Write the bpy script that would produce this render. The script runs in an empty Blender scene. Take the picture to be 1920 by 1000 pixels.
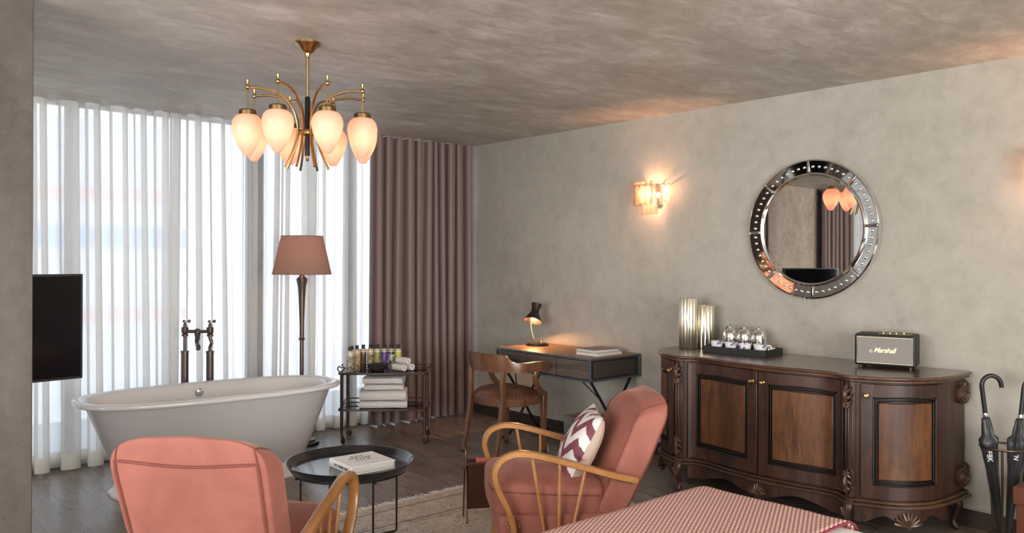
import bpy, bmesh, math, random
from mathutils import Vector, Matrix, noise as mnoise
random.seed(7)
PI = math.pi
S = bpy.context.scene
COL = S.collection

# ------------------------------------------------------------------ camera
HORIZ = 487.0; FPX = 1535.0; YAW = math.radians(40.95); ROLL = 0.0035
cam_d = bpy.data.cameras.new('camera'); cam = bpy.data.objects.new('camera', cam_d); COL.objects.link(cam)
cam_d.sensor_fit = 'HORIZONTAL'; cam_d.sensor_width = 36.0
cam_d.lens = 36.0 * FPX / 1920.0
cam_d.shift_y = -(500.0 - HORIZ) / 1920.0
cam_d.clip_start = 0.05; cam_d.clip_end = 200
cam.location = (0, 0, 1.5)
cam.rotation_euler = (Matrix.Rotation(-YAW, 4, 'Z') @ Matrix.Rotation(PI/2, 4, 'X') @ Matrix.Rotation(ROLL, 4, 'Z')).to_euler()
S.camera = cam

# ------------------------------------------------------------------ view and world
S.view_settings.view_transform = 'Standard'
S.view_settings.look = 'None'
S.view_settings.gamma = 1.0
S.view_settings.use_curve_mapping = False
S.view_settings.exposure = 0.45
S.cycles.max_bounces = 10
S.cycles.diffuse_bounces = 5
S.cycles.glossy_bounces = 5
S.cycles.transmission_bounces = 8
S.cycles.transparent_max_bounces = 24
S.cycles.sample_clamp_indirect = 6.0
S.cycles.caustics_reflective = False
S.cycles.caustics_refractive = False

W = bpy.data.worlds.new('daylight_sky'); S.world = W; W.use_nodes = True
wn = W.node_tree; wn.nodes.clear()
wo = wn.nodes.new('ShaderNodeOutputWorld'); wb = wn.nodes.new('ShaderNodeBackground')
tc = wn.nodes.new('ShaderNodeTexCoord'); sx = wn.nodes.new('ShaderNodeSeparateXYZ'); rp = wn.nodes.new('ShaderNodeValToRGB')
wn.links.new(tc.outputs['Generated'], sx.inputs[0]); wn.links.new(sx.outputs['Z'], rp.inputs[0])
rp.color_ramp.elements[0].position = 0.0; rp.color_ramp.elements[0].color = (0.93, 0.95, 1.0, 1)
rp.color_ramp.elements[1].position = 0.5; rp.color_ramp.elements[1].color = (0.78, 0.88, 1.0, 1)
wn.links.new(rp.outputs[0], wb.inputs[0]); wb.inputs[1].default_value = 2.0
wn.links.new(wb.outputs[0], wo.inputs[0])

def area_light(name, loc, rot, sx_, sy_, power, col):
    d = bpy.data.lights.new(name, 'AREA'); d.shape = 'RECTANGLE'; d.size = sx_; d.size_y = sy_
    d.energy = power; d.color = col
    o = bpy.data.objects.new(name, d); o.location = loc; o.rotation_euler = rot; COL.objects.link(o); return o
# portal for the long window wall, then two added fill lights out of view
portal = area_light('window_wall_portal', (0.9, 6.58, 1.31), (-PI/2, 0, 0), 8.0, 2.5, 1, (1, 1, 1)); portal.data.cycles.is_portal = True
area_light('fill_light_rear', (0.6, -2.55, 1.5), (PI/2 + .2, 0, 0), 4.4, 2.1, 235, (1.0, 0.96, 0.91))  # fill added behind the camera to brighten the room
area_light('fill_light_side', (-3.4, 1.4, 1.5), (PI/2 + .2, 0, -PI/2), 4.0, 2.1, 200, (1.0, 0.97, 0.93))  # second added fill, from the unseen left side

# ------------------------------------------------------------------ node helpers
def newmat(name):
    m = bpy.data.materials.new(name); m.use_nodes = True
    nt = m.node_tree; nt.nodes.clear()
    out = nt.nodes.new('ShaderNodeOutputMaterial'); b = nt.nodes.new('ShaderNodeBsdfPrincipled')
    nt.links.new(b.outputs[0], out.inputs[0])
    return m, nt, b, out
def setin(b, key, v):
    s = b.inputs[key]
    if isinstance(v, bpy.types.NodeSocket): b.id_data.links.new(v, s)
    elif isinstance(v, X): b.id_data.links.new(v.s, s)
    else: s.default_value = (*v, 1) if (hasattr(v, '__len__') and len(v) == 3 and s.type == 'RGBA') else v
class X:
    """small arithmetic on node sockets"""
    def __init__(s, nt, sock): s.nt = nt; s.s = sock
    def _m(s, op, *a):
        n = s.nt.nodes.new('ShaderNodeMath'); n.operation = op
        for i, q in enumerate((s,) + a):
            if isinstance(q, X): s.nt.links.new(q.s, n.inputs[i])
            else: n.inputs[i].default_value = q
        return X(s.nt, n.outputs[0])
    def __add__(s, o): return s._m('ADD', o)
    def __sub__(s, o): return s._m('SUBTRACT', o)
    def __mul__(s, o): return s._m('MULTIPLY', o)
    def __truediv__(s, o): return s._m('DIVIDE', o)
    def fract(s): return s._m('FRACT')
    def floor(s): return s._m('FLOOR')
    def abs(s): return s._m('ABSOLUTE')
    def sin(s): return s._m('SINE')
    def sqrt(s): return s._m('SQRT')
    def lt(s, o): return s._m('LESS_THAN', o)
    def gt(s, o): return s._m('GREATER_THAN', o)
    def pw(s, o): return s._m('POWER', o)
    def mx(s, o): return s._m('MAXIMUM', o)
    def mn(s, o): return s._m('MINIMUM', o)
def coords(nt, kind='Object', scale=(1, 1, 1), rot=(0, 0, 0), loc=(0, 0, 0)):
    t = nt.nodes.new('ShaderNodeTexCoord'); mp = nt.nodes.new('ShaderNodeMapping')
    mp.inputs['Scale'].default_value = scale; mp.inputs['Rotation'].default_value = rot; mp.inputs['Location'].default_value = loc
    nt.links.new(t.outputs[kind], mp.inputs[0]); return mp.outputs[0]
def xyz(nt, vec):
    n = nt.nodes.new('ShaderNodeSeparateXYZ'); nt.links.new(vec, n.inputs[0])
    return [X(nt, n.outputs[i]) for i in range(3)]
def comb(nt, *v):
    n = nt.nodes.new('ShaderNodeCombineXYZ')
    for i, q in enumerate(v):
        if isinstance(q, X): nt.links.new(q.s, n.inputs[i])
        else: n.inputs[i].default_value = q
    return n.outputs[0]
def noise(nt, vec, scale=5, detail=4, rough=.5, dist=0):
    n = nt.nodes.new('ShaderNodeTexNoise'); nt.links.new(vec, n.inputs['Vector'])
    n.inputs['Scale'].default_value = scale; n.inputs['Detail'].default_value = detail
    n.inputs['Roughness'].default_value = rough; n.inputs['Distortion'].default_value = dist
    return X(nt, n.outputs['Fac'])
def voro(nt, vec, scale, feature='F1', out='Distance', rnd=1):
    n = nt.nodes.new('ShaderNodeTexVoronoi'); nt.links.new(vec, n.inputs['Vector']); n.feature = feature
    n.inputs['Scale'].default_value = scale; n.inputs['Randomness'].default_value = rnd
    return X(nt, n.outputs[out])
def ramp(nt, fac, *st):
    n = nt.nodes.new('ShaderNodeValToRGB'); nt.links.new(fac.s, n.inputs[0]); e = n.color_ramp.elements
    while len(e) < len(st): e.new(0.5)
    for i, (p, c) in enumerate(st):
        e[i].position = p; e[i].color = (*c, 1) if hasattr(c, '__len__') else (c, c, c, 1)
    return n.outputs[0]
def mix(nt, fac, a, b, mode='MIX'):
    n = nt.nodes.new('ShaderNodeMix'); n.data_type = 'RGBA'; n.blend_type = mode
    for k, q in ((0, fac), (6, a), (7, b)):
        if isinstance(q, X): q = q.s
        if isinstance(q, bpy.types.NodeSocket): nt.links.new(q, n.inputs[k])
        else: n.inputs[k].default_value = (*q, 1) if hasattr(q, '__len__') else q
    return n.outputs[2]
def bump(nt, h, strength=.3, dist=.01):
    n = nt.nodes.new('ShaderNodeBump'); n.inputs['Strength'].default_value = strength; n.inputs['Distance'].default_value = dist
    nt.links.new(h.s if isinstance(h, X) else h, n.inputs['Height']); return n.outputs[0]
def simple(name, col, rough=.5, metal=0., **kw):
    m, nt, b, out = newmat(name)
    setin(b, 'Base Color', col); setin(b, 'Roughness', rough); setin(b, 'Metallic', metal)
    for k, v in kw.items(): setin(b, k.replace('_', ' '), v)
    v = coords(nt); n = noise(nt, v, 90, 3)
    if rough > .12: nt.links.new(bump(nt, n, .04, .002), b.inputs['Normal'])
    return m
M = {}
# plaster wall
m, nt, b, out = newmat('lime_plaster_wall'); v = coords(nt)
n1 = noise(nt, v, 1.3, 6, .6, .4); n2 = noise(nt, v, 9, 8, .68, .3); n3 = noise(nt, v, 60, 4, .7)
c = ramp(nt, n1 * .55 + n2 * .45, (.3, (.325, .300, .252)), (.5, (.425, .398, .343)), (.72, (.505, .478, .420)))
sp = ramp(nt, noise(nt, v, 34, 8, .8), (.57, 0.), (.72, .55))
c = mix(nt, X(nt, sp), c, (.27, .235, .19))
setin(b, 'Base Color', c); setin(b, 'Roughness', .75)
nt.links.new(bump(nt, n2 * .6 + n3 * .5, .35, .008), b.inputs['Normal']); M['wall'] = m
# ceiling, brushed plaster
m, nt, b, out = newmat('brushed_plaster_ceiling')
v = coords(nt, scale=(1, 2.0, 1), rot=(0, 0, math.radians(-25)))
n1 = noise(nt, v, 1.1, 6, .6, .8); n2 = noise(nt, v, 4.5, 9, .72, .6); n3 = noise(nt, v, 26, 6, .7, .3)
c = ramp(nt, n1 * .4 + n2 * .6, (.36, (.35, .315, .265)), (.5, (.51, .47, .41)), (.64, (.71, .68, .62)))
setin(b, 'Base Color', c); setin(b, 'Roughness', ramp(nt, n2, (.3, .38), (.7, .62)))
nt.links.new(bump(nt, n2 * .7 + n3 * .5, .55, .012), b.inputs['Normal']); M['ceiling'] = m
# concrete
def concrete(nm_, kd):
    m, nt, b, out = newmat(nm_); v = coords(nt); vs = coords(nt, scale=(1, 1, .45))
    n1 = noise(nt, vs, 2.2, 7, .65, .6); n2 = noise(nt, v, 14, 8, .7)
    c = ramp(nt, n1 * .6 + n2 * .4, (.3, tuple(q * kd for q in (.13, .105, .085))), (.5, tuple(q * kd for q in (.235, .20, .17))), (.7, tuple(q * kd for q in (.33, .295, .26))))
    pit = X(nt, ramp(nt, voro(nt, v, 38), (.06, 1.), (.14, 0.))) * noise(nt, v, 5, 3).gt(.55)
    c = mix(nt, pit, c, (.06, .045, .035))
    setin(b, 'Base Color', c); setin(b, 'Roughness', .8)
    nt.links.new(bump(nt, n2 - pit * .8, .35, .006), b.inputs['Normal']); return m
M['concrete'] = concrete('raw_concrete', .40); M['concrete_brightened'] = concrete('brightened_raw_concrete', 1.7)  # same concrete; pier copy brightened in colour because little light reaches it
# floor boards
m, nt, b, out = newmat('dark_oak_floor'); v = coords(nt)
px, py, pz = xyz(nt, v)
u = (px - 1.203) / .1865; col_i = u.floor(); uf = u.fract()
w_ = (py / .78) + (col_i * .37); wf = w_.fract(); row_i = w_.floor()
wnz = nt.nodes.new('ShaderNodeTexWhiteNoise'); nt.links.new(comb(nt, col_i, row_i, 0.), wnz.inputs['Vector']); rnd = X(nt, wnz.outputs['Value'])
gv = comb(nt, px * 14 + rnd * 9, py * 1.6 + rnd * 31, rnd * 5)
g = noise(nt, gv, 1.4, 8, .66, .9); cl = noise(nt, v, 3.4, 6, .6, .5)
c = ramp(nt, g * .72 + rnd * .09 + cl * .19, (.32, (.115, .087, .070)), (.5, (.225, .18, .152)), (.70, (.40, .34, .30)))
edge = (uf - .5).abs().gt(.483).mx((wf - .5).abs().gt(.4955))
hl = (uf - .5).abs().gt(.462) - edge  # pale line beside the joints: worn bevel edge with its highlight painted in
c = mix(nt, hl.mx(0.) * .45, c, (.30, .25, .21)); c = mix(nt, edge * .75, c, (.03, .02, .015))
setin(b, 'Base Color', c); setin(b, 'Roughness', ramp(nt, g * .5 + cl * .5, (.3, .20), (.7, .42)))
setin(b, 'Specular IOR Level', .8)
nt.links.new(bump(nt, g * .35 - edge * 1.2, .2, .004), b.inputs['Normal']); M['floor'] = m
M['baseboard'] = simple('dark_baseboard', (.045, .032, .025), .45)
M['bead_line'] = simple('pale_trim_line', (.45, .43, .42), .6)  # thin pale strip along the top of the baseboard

def wood(name, dark, mid, light, rough=.35, scale=(9, 9, 1.1), rot=(0, 0, 0), coat=.25, wear=None, gscale=2.2):
    m, nt, b, out = newmat(name); v = coords(nt, scale=scale, rot=rot); v2 = coords(nt)
    n0 = noise(nt, v, gscale * .5, 3, .5, .8)
    g = noise(nt, v, gscale * 2.6, 9, .68, 1.2); lr = noise(nt, v2, 3.2, 5, .6)
    ring = ((n0 * 14).sin() * .5 + .5)
    f = g * .55 + ring * .17 + lr * .28
    c = ramp(nt, f, (.25, dark), (.5, mid), (.75, light))
    if wear:
        wv = X(nt, ramp(nt, noise(nt, v2, 7.5, 7, .7, .8), (.56, 0.), (.70, 1.)))
        c = mix(nt, wv * .8, c, wear)
    setin(b, 'Base Color', c); setin(b, 'Roughness', rough); setin(b, 'Coat Weight', coat); setin(b, 'Coat Roughness', .25)
    nt.links.new(bump(nt, g, .18, .003), b.inputs['Normal']); return m
M['sb_dark'] = wood('sideboard_dark_walnut', (.010, .004, .002), (.036, .0135, .007), (.088, .036, .018), .42, coat=.08, wear=(.018, .010, .007))
M['sb_black'] = simple('black_panel_groove', (.010, .006, .005), .35); M['sb_panel'] = wood('sideboard_warm_panel', (.030, .010, .004), (.090, .033, .011), (.20, .082, .028), .42, coat=.08, wear=(.022, .011, .007), scale=(7, 7, .9))  # groove material: flat black on door mouldings and sunken fields
M['sb_top'] = wood('sideboard_polished_top', (.03, .013, .007), (.075, .032, .018), (.14, .068, .04), .22, scale=(9, 1.2, 9), coat=.6)
M['sb_edge'] = wood('sideboard_worn_edge', (.014, .006, .003), (.060, .027, .013), (.14, .07, .034), .38, scale=(6, 2, 6))
M['chairwood'] = wood('mahogany_chair', (.055, .022, .010), (.14, .058, .026), (.22, .10, .048), .28, coat=.5)
M['armwood'] = wood('honey_beech_arm', (.21, .085, .022), (.37, .165, .047), (.52, .27, .10), .30, scale=(8, 2.2, 2.2), coat=.5, gscale=1.6)
M['deskwood'] = wood('smoked_oak_drawer', (.045, .030, .024), (.09, .064, .052), (.15, .115, .095), .5, scale=(3, 1.3, 14), coat=0)
M['desktop'] = wood('oak_desk_top', (.10, .050, .022), (.20, .105, .048), (.30, .17, .085), .45, scale=(9, 1.2, 5), coat=.1)
M['deskdark'] = wood('smoked_oak_dark', (.018, .012, .010), (.035, .025, .020), (.06, .045, .036), .5, coat=0)
M['trolley'] = wood('trolley_mahogany', (.022, .008, .006), (.05, .018, .013), (.085, .032, .022), .22, coat=.6)
M['benchwood'] = wood('red_mahogany_bench', (.075, .022, .012), (.13, .042, .024), (.19, .068, .04), .35)
M['steel'] = simple('blued_steel', (.14, .17, .20), .38, .75)
M['blackmetal'] = simple('black_metal', (.012, .013, .015), .38, .3)
M['brass'] = simple('aged_brass', (.46, .31, .13), .27, 1.)
M['brass_dk'] = simple('dark_brass', (.25, .17, .08), .35, 1.)
M['bronze'] = simple('bronze_tube', (.21, .14, .085), .34, 1.)
M['pewter'] = simple('dark_nickel_tap', (.16, .125, .115), .33, .85)
M['chrome'] = simple('chrome', (.85, .85, .85), .06, 1.)
M['silver'] = simple('polished_silver', (.88, .87, .85), .09, 1.)
M['goldpleat'] = simple('pale_gold_metal', (.92, .86, .70), .30, 1.)
M['blackwood'] = simple('black_lacquer', (.012, .010, .010), .28)
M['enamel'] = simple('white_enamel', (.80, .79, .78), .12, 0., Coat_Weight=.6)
M['enamel_out'] = simple('shaded_tub_side', (.56, .545, .55), .30, 0., Coat_Weight=.2)  # white tub's backlit side: the shade is put into this greyer colour
M['black_leather'] = simple('black_leatherette', (.013, .013, .012), .55)
M['black_plastic'] = simple('black_plastic', (.010, .010, .010), .35)
M['tvscreen'] = simple('dark_screen', (.004, .004, .006), .10)
M['porcelain'] = simple('white_porcelain', (.80, .78, .77), .15)
M['paper'] = simple('book_pages', (.62, .59, .55), .8)
M['white_cover'] = simple('white_book_cover', (.88, .86, .82), .45)
M['grey_cover'] = simple('grey_book_cover', (.22, .20, .18), .45)
M['ink'] = simple('black_ink', (.02, .02, .02), .6)
M['whiteink'] = simple('white_print', (.75, .75, .75), .6)
M['goldink'] = simple('cream_gold_logo', (.90, .80, .50), .35, .3)
M['rackleather'] = simple('brown_saddle_leather', (.085, .032, .020), .5)
M['pinkpaper'] = simple('coral_magazine', (.80, .16, .14), .5)
M['creampaper'] = simple('cream_magazine', (.75, .68, .52), .5)
M['umb'] = simple('black_nylon', (.010, .011, .014), .42, 0., Sheen_Weight=.3)
M['bowl'] = simple('dark_stone_bowl', (.035, .030, .028), .40)
M['shoulder'] = simple('bottle_shoulder', (.62, .56, .38), .3)
# wicker / box basket
m, nt, b, out = newmat('grey_shagreen'); v = coords(nt); n = noise(nt, v, 12, 6, .7)
setin(b, 'Base Color', ramp(nt, n, (.35, (.10, .095, .09)), (.65, (.19, .18, .175)))); setin(b, 'Roughness', .5); M['basket'] = m
# leather seat
m, nt, b, out = newmat('brown_hide_seat'); v = coords(nt); n = noise(nt, v, 7, 6, .65, .5)
setin(b, 'Base Color', ramp(nt, n, (.33, (.055, .020, .011)), (.52, (.12, .045, .024)), (.72, (.21, .09, .05))))
setin(b, 'Roughness', .36); nt.links.new(bump(nt, noise(nt, v, 160, 3), .12, .002), b.inputs['Normal']); M['leather'] = m
# velvet
def velvet(name, a, c2):
    m, nt, b, out = newmat(name); v = coords(nt)
    n = noise(nt, v, 3.5, 5, .6, .6); f = noise(nt, v, 420, 2, .5)
    setin(b, 'Base Color', ramp(nt, n, (.33, a), (.68, c2)))
    setin(b, 'Roughness', .75); setin(b, 'Sheen Weight', .10 if 'piping' in name else .33); setin(b, 'Sheen Roughness', .35); setin(b, 'Sheen Tint', (1., .62, .52, 1))
    nt.links.new(bump(nt, f * .6 + n * .4, .10, .002), b.inputs['Normal']); return m
M['velvet'] = velvet('salmon_velvet', (.255, .083, .060), (.345, .122, .090))
M['velvet_pipe'] = velvet('salmon_velvet_piping', (.15, .036, .026), (.20, .055, .040))
# terry towel
m, nt, b, out = newmat('white_terry'); v = coords(nt); n = noise(nt, v, 260, 3, .7)
setin(b, 'Base Color', (.84, .81, .79)); setin(b, 'Roughness', .95); setin(b, 'Sheen Weight', .3)
nt.links.new(bump(nt, n, .6, .006), b.inputs['Normal']); M['towel'] = m
M['linen'] = simple('white_bed_linen', (.80, .78, .76), .8)
# drape
m, nt, b, out = newmat('taupe_satin_drape'); v = coords(nt); n = noise(nt, v, 300, 2)
setin(b, 'Base Color', (.235, .165, .150)); setin(b, 'Roughness', .52); setin(b, 'Sheen Weight', .35); setin(b, 'Sheen Roughness', .4)
nt.links.new(bump(nt, n, .05, .001), b.inputs['Normal']); M['drape'] = m
# sheer
def sheer(name, clear, colr, transl):
    m, nt, b, out = newmat(name); nt.nodes.remove(b)
    v = coords(nt); x_, y_, z_ = xyz(nt, v)
    weave = ((x_ * 1400).sin() * .5 + .5) * .5 + ((z_ * 1400).sin() * .5 + .5) * .5
    n = noise(nt, coords(nt, scale=(60, 60, 3)), 3, 4, .6)
    tr = nt.nodes.new('ShaderNodeBsdfTransparent'); di = nt.nodes.new('ShaderNodeBsdfDiffuse'); tl = nt.nodes.new('ShaderNodeBsdfTranslucent')
    di.inputs[0].default_value = (*colr, 1); tl.inputs[0].default_value = (*colr, 1)
    m1 = nt.nodes.new('ShaderNodeMixShader'); m1.inputs[0].default_value = transl
    nt.links.new(di.outputs[0], m1.inputs[1]); nt.links.new(tl.outputs[0], m1.inputs[2])
    m2 = nt.nodes.new('ShaderNodeMixShader'); nt.links.new((n * .35 + (1 - clear - .17)).s, m2.inputs[0])
    nt.links.new(tr.outputs[0], m2.inputs[1]); nt.links.new(m1.outputs[0], m2.inputs[2]); nt.links.new(m2.outputs[0], out.inputs[0])
    return m
M['sheer'] = sheer('white_sheer_linen', .27, (.93, .92, .89), .62)
M['hem'] = sheer('doubled_sheer_hem', .16, (.90, .87, .78), .5)
def translucent(name, col, glossy=.08, back=.5, rough=.3):
    m, nt, b, out = newmat(name); nt.nodes.remove(b)
    di = nt.nodes.new('ShaderNodeBsdfDiffuse'); tl = nt.nodes.new('ShaderNodeBsdfTranslucent'); gl = nt.nodes.new('ShaderNodeBsdfGlossy')
    di.inputs[0].default_value = (*col, 1); tl.inputs[0].default_value = (*col, 1); gl.inputs['Roughness'].default_value = rough
    m1 = nt.nodes.new('ShaderNodeMixShader'); m1.inputs[0].default_value = back
    nt.links.new(di.outputs[0], m1.inputs[1]); nt.links.new(tl.outputs[0], m1.inputs[2])
    m2 = nt.nodes.new('ShaderNodeMixShader'); m2.inputs[0].default_value = glossy
    nt.links.new(m1.outputs[0], m2.inputs[1]); nt.links.new(gl.outputs[0], m2.inputs[2]); nt.links.new(m2.outputs[0], out.inputs[0])
    return m, nt, m2, out
M['opal'] = translucent('frosted_opal_glass', (.62, .50, .44), .04, .55, .35)[0]
M['shade'] = translucent('mauve_linen_shade', (.42, .27, .225), .0, .33)[0]
def clear(name, col=(1, 1, 1), gl=.10, extra=None):
    m, nt, b, out = newmat(name); nt.nodes.remove(b)
    tr = nt.nodes.new('ShaderNodeBsdfTransparent'); g = nt.nodes.new('ShaderNodeBsdfGlossy')
    tr.inputs[0].default_value = (*col, 1); g.inputs['Roughness'].default_value = .05
    fr = nt.nodes.new('ShaderNodeFresnel'); fr.inputs[0].default_value = 1.45
    m2 = nt.nodes.new('ShaderNodeMixShader'); nt.links.new((X(nt, fr.outputs[0]) + gl).s, m2.inputs[0])
    nt.links.new(tr.outputs[0], m2.inputs[1]); nt.links.new(g.outputs[0], m2.inputs[2]); last = m2
    if extra:
        tl = nt.nodes.new('ShaderNodeBsdfTranslucent'); tl.inputs[0].default_value = (*extra[1], 1)
        m3 = nt.nodes.new('ShaderNodeMixShader')
        n = noise(nt, coords(nt), 55, 5, .7)
        nt.links.new(X(nt, ramp(nt, n, (.35, extra[0] * .4), (.65, min(1, extra[0] * 1.6)))).s, m3.inputs[0])
        nt.links.new(m2.outputs[0], m3.inputs[1]); nt.links.new(tl.outputs[0], m3.inputs[2]); last = m3
        nt.links.new(bump(nt, n, .5, .004), g.inputs['Normal'])
    nt.links.new(last.outputs[0], out.inputs[0]); return m
M['glass'] = clear('window_glass', (.96, .98, 1.), 0.)
M['trayglass'] = clear('trolley_glass', (.80, .80, .80), .16)
M['murano'] = clear('pebbled_glass_slab', (1., .95, .90), .06, (.5, (.98, .88, .78)))
def emis(name, col, st):
    m, nt, b, out = newmat(name); setin(b, 'Base Color', (.8, .7, .6)); setin(b, 'Emission Color', col); setin(b, 'Emission Strength', st); return m
M['bulb'] = emis('lit_bulb', (1., .55, .30), 9.); M['bulb_soft'] = emis('soft_lit_bulb', (1., .55, .28), 3.)
# mirror
m, nt, b, out = newmat('antiqued_mirror'); v = coords(nt)
sp = X(nt, ramp(nt, noise(nt, v, 16, 8, .75, .4), (.58, 0.), (.74, .55)))
setin(b, 'Metallic', 1.); setin(b, 'Base Color', mix(nt, sp, (.86, .85, .83), (.30, .26, .21))); setin(b, 'Roughness', (sp * .12 + .012)); M['mirror'] = m
M['mirror_dark'] = simple('smoky_border_mirror', (.72, .71, .69), .04, 1.); M['mirror_clean'] = simple('bevelled_mirror', (.80, .80, .80), .05, 1.)
# rug
m, nt, b, out = newmat('faded_persian_rug'); v = coords(nt); x_, y_, z_ = xyz(nt, v)
dn = nt.nodes.new('ShaderNodeTexNoise'); nt.links.new(v, dn.inputs['Vector']); dn.inputs['Scale'].default_value = 6; dn.inputs['Detail'].default_value = 2
vm = nt.nodes.new('ShaderNodeVectorMath'); vm.operation = 'MULTIPLY_ADD'; nt.links.new(dn.outputs['Color'], vm.inputs[0]); vm.inputs[1].default_value = (.16, .16, 0); nt.links.new(v, vm.inputs[2])
w1 = voro(nt, vm.outputs[0], 21, 'DISTANCE_TO_EDGE'); r1 = voro(nt, vm.outputs[0], 21, 'F1')
lines = w1.lt(.03).mx(((r1 * 30).sin()).gt(.88)); flo = voro(nt, vm.outputs[0], 26, 'F1').lt(.20) * noise(nt, v, 5, 2).gt(.48)
dx = (x_ * -1. + 1.035).mn(x_ + 1.035); dy = (y_ * -1. + 1.11).mn(y_ + 1.11); de = dx.mn(dy)
band = (de - .10).abs().lt(.012).mx((de - .34).abs().lt(.012)).mx((de - .38).abs().lt(.005))
fd = noise(nt, v, 13, 5, .7)
c = ramp(nt, noise(nt, v, 3, 5, .6), (.3, (.66, .575, .48)), (.7, (.84, .76, .67)))
c = mix(nt, de.lt(.34) * .25, c, (.52, .40, .33))
c = mix(nt, lines * (fd.gt(.45)) * .55, c, (.15, .085, .065)); c = mix(nt, flo * .5, c, (.30, .15, .11)); c = mix(nt, band * .55, c, (.17, .10, .08))
setin(b, 'Base Color', c); setin(b, 'Roughness', .95); nt.links.new(bump(nt, noise(nt, v, 240, 2), .5, .004), b.inputs['Normal']); M['rug'] = m
M['fringe'] = simple('cream_cotton_fringe', (.84, .81, .76), .9)
# woven throw
m, nt, b, out = newmat('rose_basket_weave'); uvn = nt.nodes.new('ShaderNodeUVMap'); uvn.uv_map = 'UVMap'
ux, uy, _ = xyz(nt, uvn.outputs[0])
a_ = ux / .0155; r_ = a_.floor(); fx = a_.fract() - .5; bq = uy / .0155 + (r_ * .5); fy = bq.fract() - .5
dd = ((fx / .34).pw(2.) + (fy / .24).pw(2.)); ck = dd.lt(1.)
dd2 = ((fx / .5).pw(2.) + ((fy.abs() - .48) / .20).pw(2.)); dk = dd2.lt(1.)
c = mix(nt, dk * .8, (.56, .30, .28), (.22, .035, .045)); c = mix(nt, ck, c, (.80, .66, .56))
setin(b, 'Base Color', c); setin(b, 'Roughness', .9)
hgt = (dd * -1. + 1.).mx(0.) ; nt.links.new(bump(nt, hgt, .5, .005), b.inputs['Normal']); M['throw'] = m
M['throw_edge'] = simple('burgundy_blanket_stitch', (.20, .03, .04), .9)
# ikat cushion
m, nt, b, out = newmat('ikat_chevron_cushion'); v = coords(nt); x_, y_, z_ = xyz(nt, v)
jag = noise(nt, coords(nt, scale=(1, 1, 26)), 7, 3, .7)
jag = noise(nt, coords(nt, scale=(30, 30, 30)), 2.2, 3, .7)
zz = ((x_ + .23) / .155).fract() - .5
ph = z_ / .125 + zz.abs() * 1.55 + (jag - .5) * .16
st = ph.fract().lt(.47)
c = mix(nt, st, (.80, .77, .75), (.20, .055, .075)); c = mix(nt, y_.lt(.0), c, (.60, .48, .38))
setin(b, 'Base Color', c); setin(b, 'Roughness', .8); nt.links.new(bump(nt, noise(nt, v, 200, 2), .15, .002), b.inputs['Normal']); M['ikat'] = m
# blue and white cup
m, nt, b, out = newmat('blue_floral_porcelain'); v = coords(nt); x_, y_, z_ = xyz(nt, v)
f1 = voro(nt, v, 34, 'F1'); pet = (noise(nt, v, 90, 3, .7, 1.)).gt(.45) * f1.lt(.60)
c = mix(nt, pet * .9, (.80, .77, .76), (.030, .06, .24)); c = mix(nt, f1.lt(.12), c, (.55, .50, .42))
setin(b, 'Base Color', c); setin(b, 'Roughness', .15); M['cup'] = m
# grille
m, nt, b, out = newmat('woven_speaker_cloth'); v = coords(nt); x_, y_, z_ = xyz(nt, v)
row = (z_ / .0052); off = (row.floor() * .5); seg = (x_ / .046 + off + noise(nt, v, 20, 2) * .4).fract()
ln = (row.fract() - .5).abs()
f = ln * 1.1 + (seg - .5).abs() * .55
c = ramp(nt, f, (.15, (.42, .39, .35)), (.5, (.19, .175, .16)), (.8, (.06, .055, .05)))
setin(b, 'Base Color', c); setin(b, 'Roughness', .8); M['grille'] = m
def bottle_mat(name, base, leafc, thr):
    m, nt, b, out = newmat(name); v = coords(nt, scale=(1, 1, .75)); x_, y_, z_ = xyz(nt, coords(nt))
    n = noise(nt, v, 58, 2, .5, 2.2); leaf = n.gt(thr) * z_.lt(.125)
    c = mix(nt, leaf, base, leafc); c = mix(nt, ((z_ - .148).abs().lt(.005)) * .6, c, (.9, .85, .7))
    setin(b, 'Base Color', c); setin(b, 'Roughness', .3); return m
BM = [bottle_mat('bottle_label_cream', (.60, .47, .30), (.03, .02, .015), .50), bottle_mat('bottle_label_pale', (.62, .58, .50), (.12, .09, .07), .50),
      bottle_mat('bottle_label_sand', (.62, .50, .28), (.05, .03, .02), .54), bottle_mat('bottle_label_brown', (.14, .09, .07), (.04, .025, .02), .50),
      bottle_mat('bottle_label_green', (.30, .32, .08), (.75, .75, .55), .60), bottle_mat('bottle_label_purple', (.10, .035, .26), (.85, .80, .65), .60),
      bottle_mat('bottle_label_black', (.02, .02, .015), (.85, .85, .80), .50), bottle_mat('bottle_label_lime', (.52, .52, .10), (.80, .82, .60), .60)]

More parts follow.
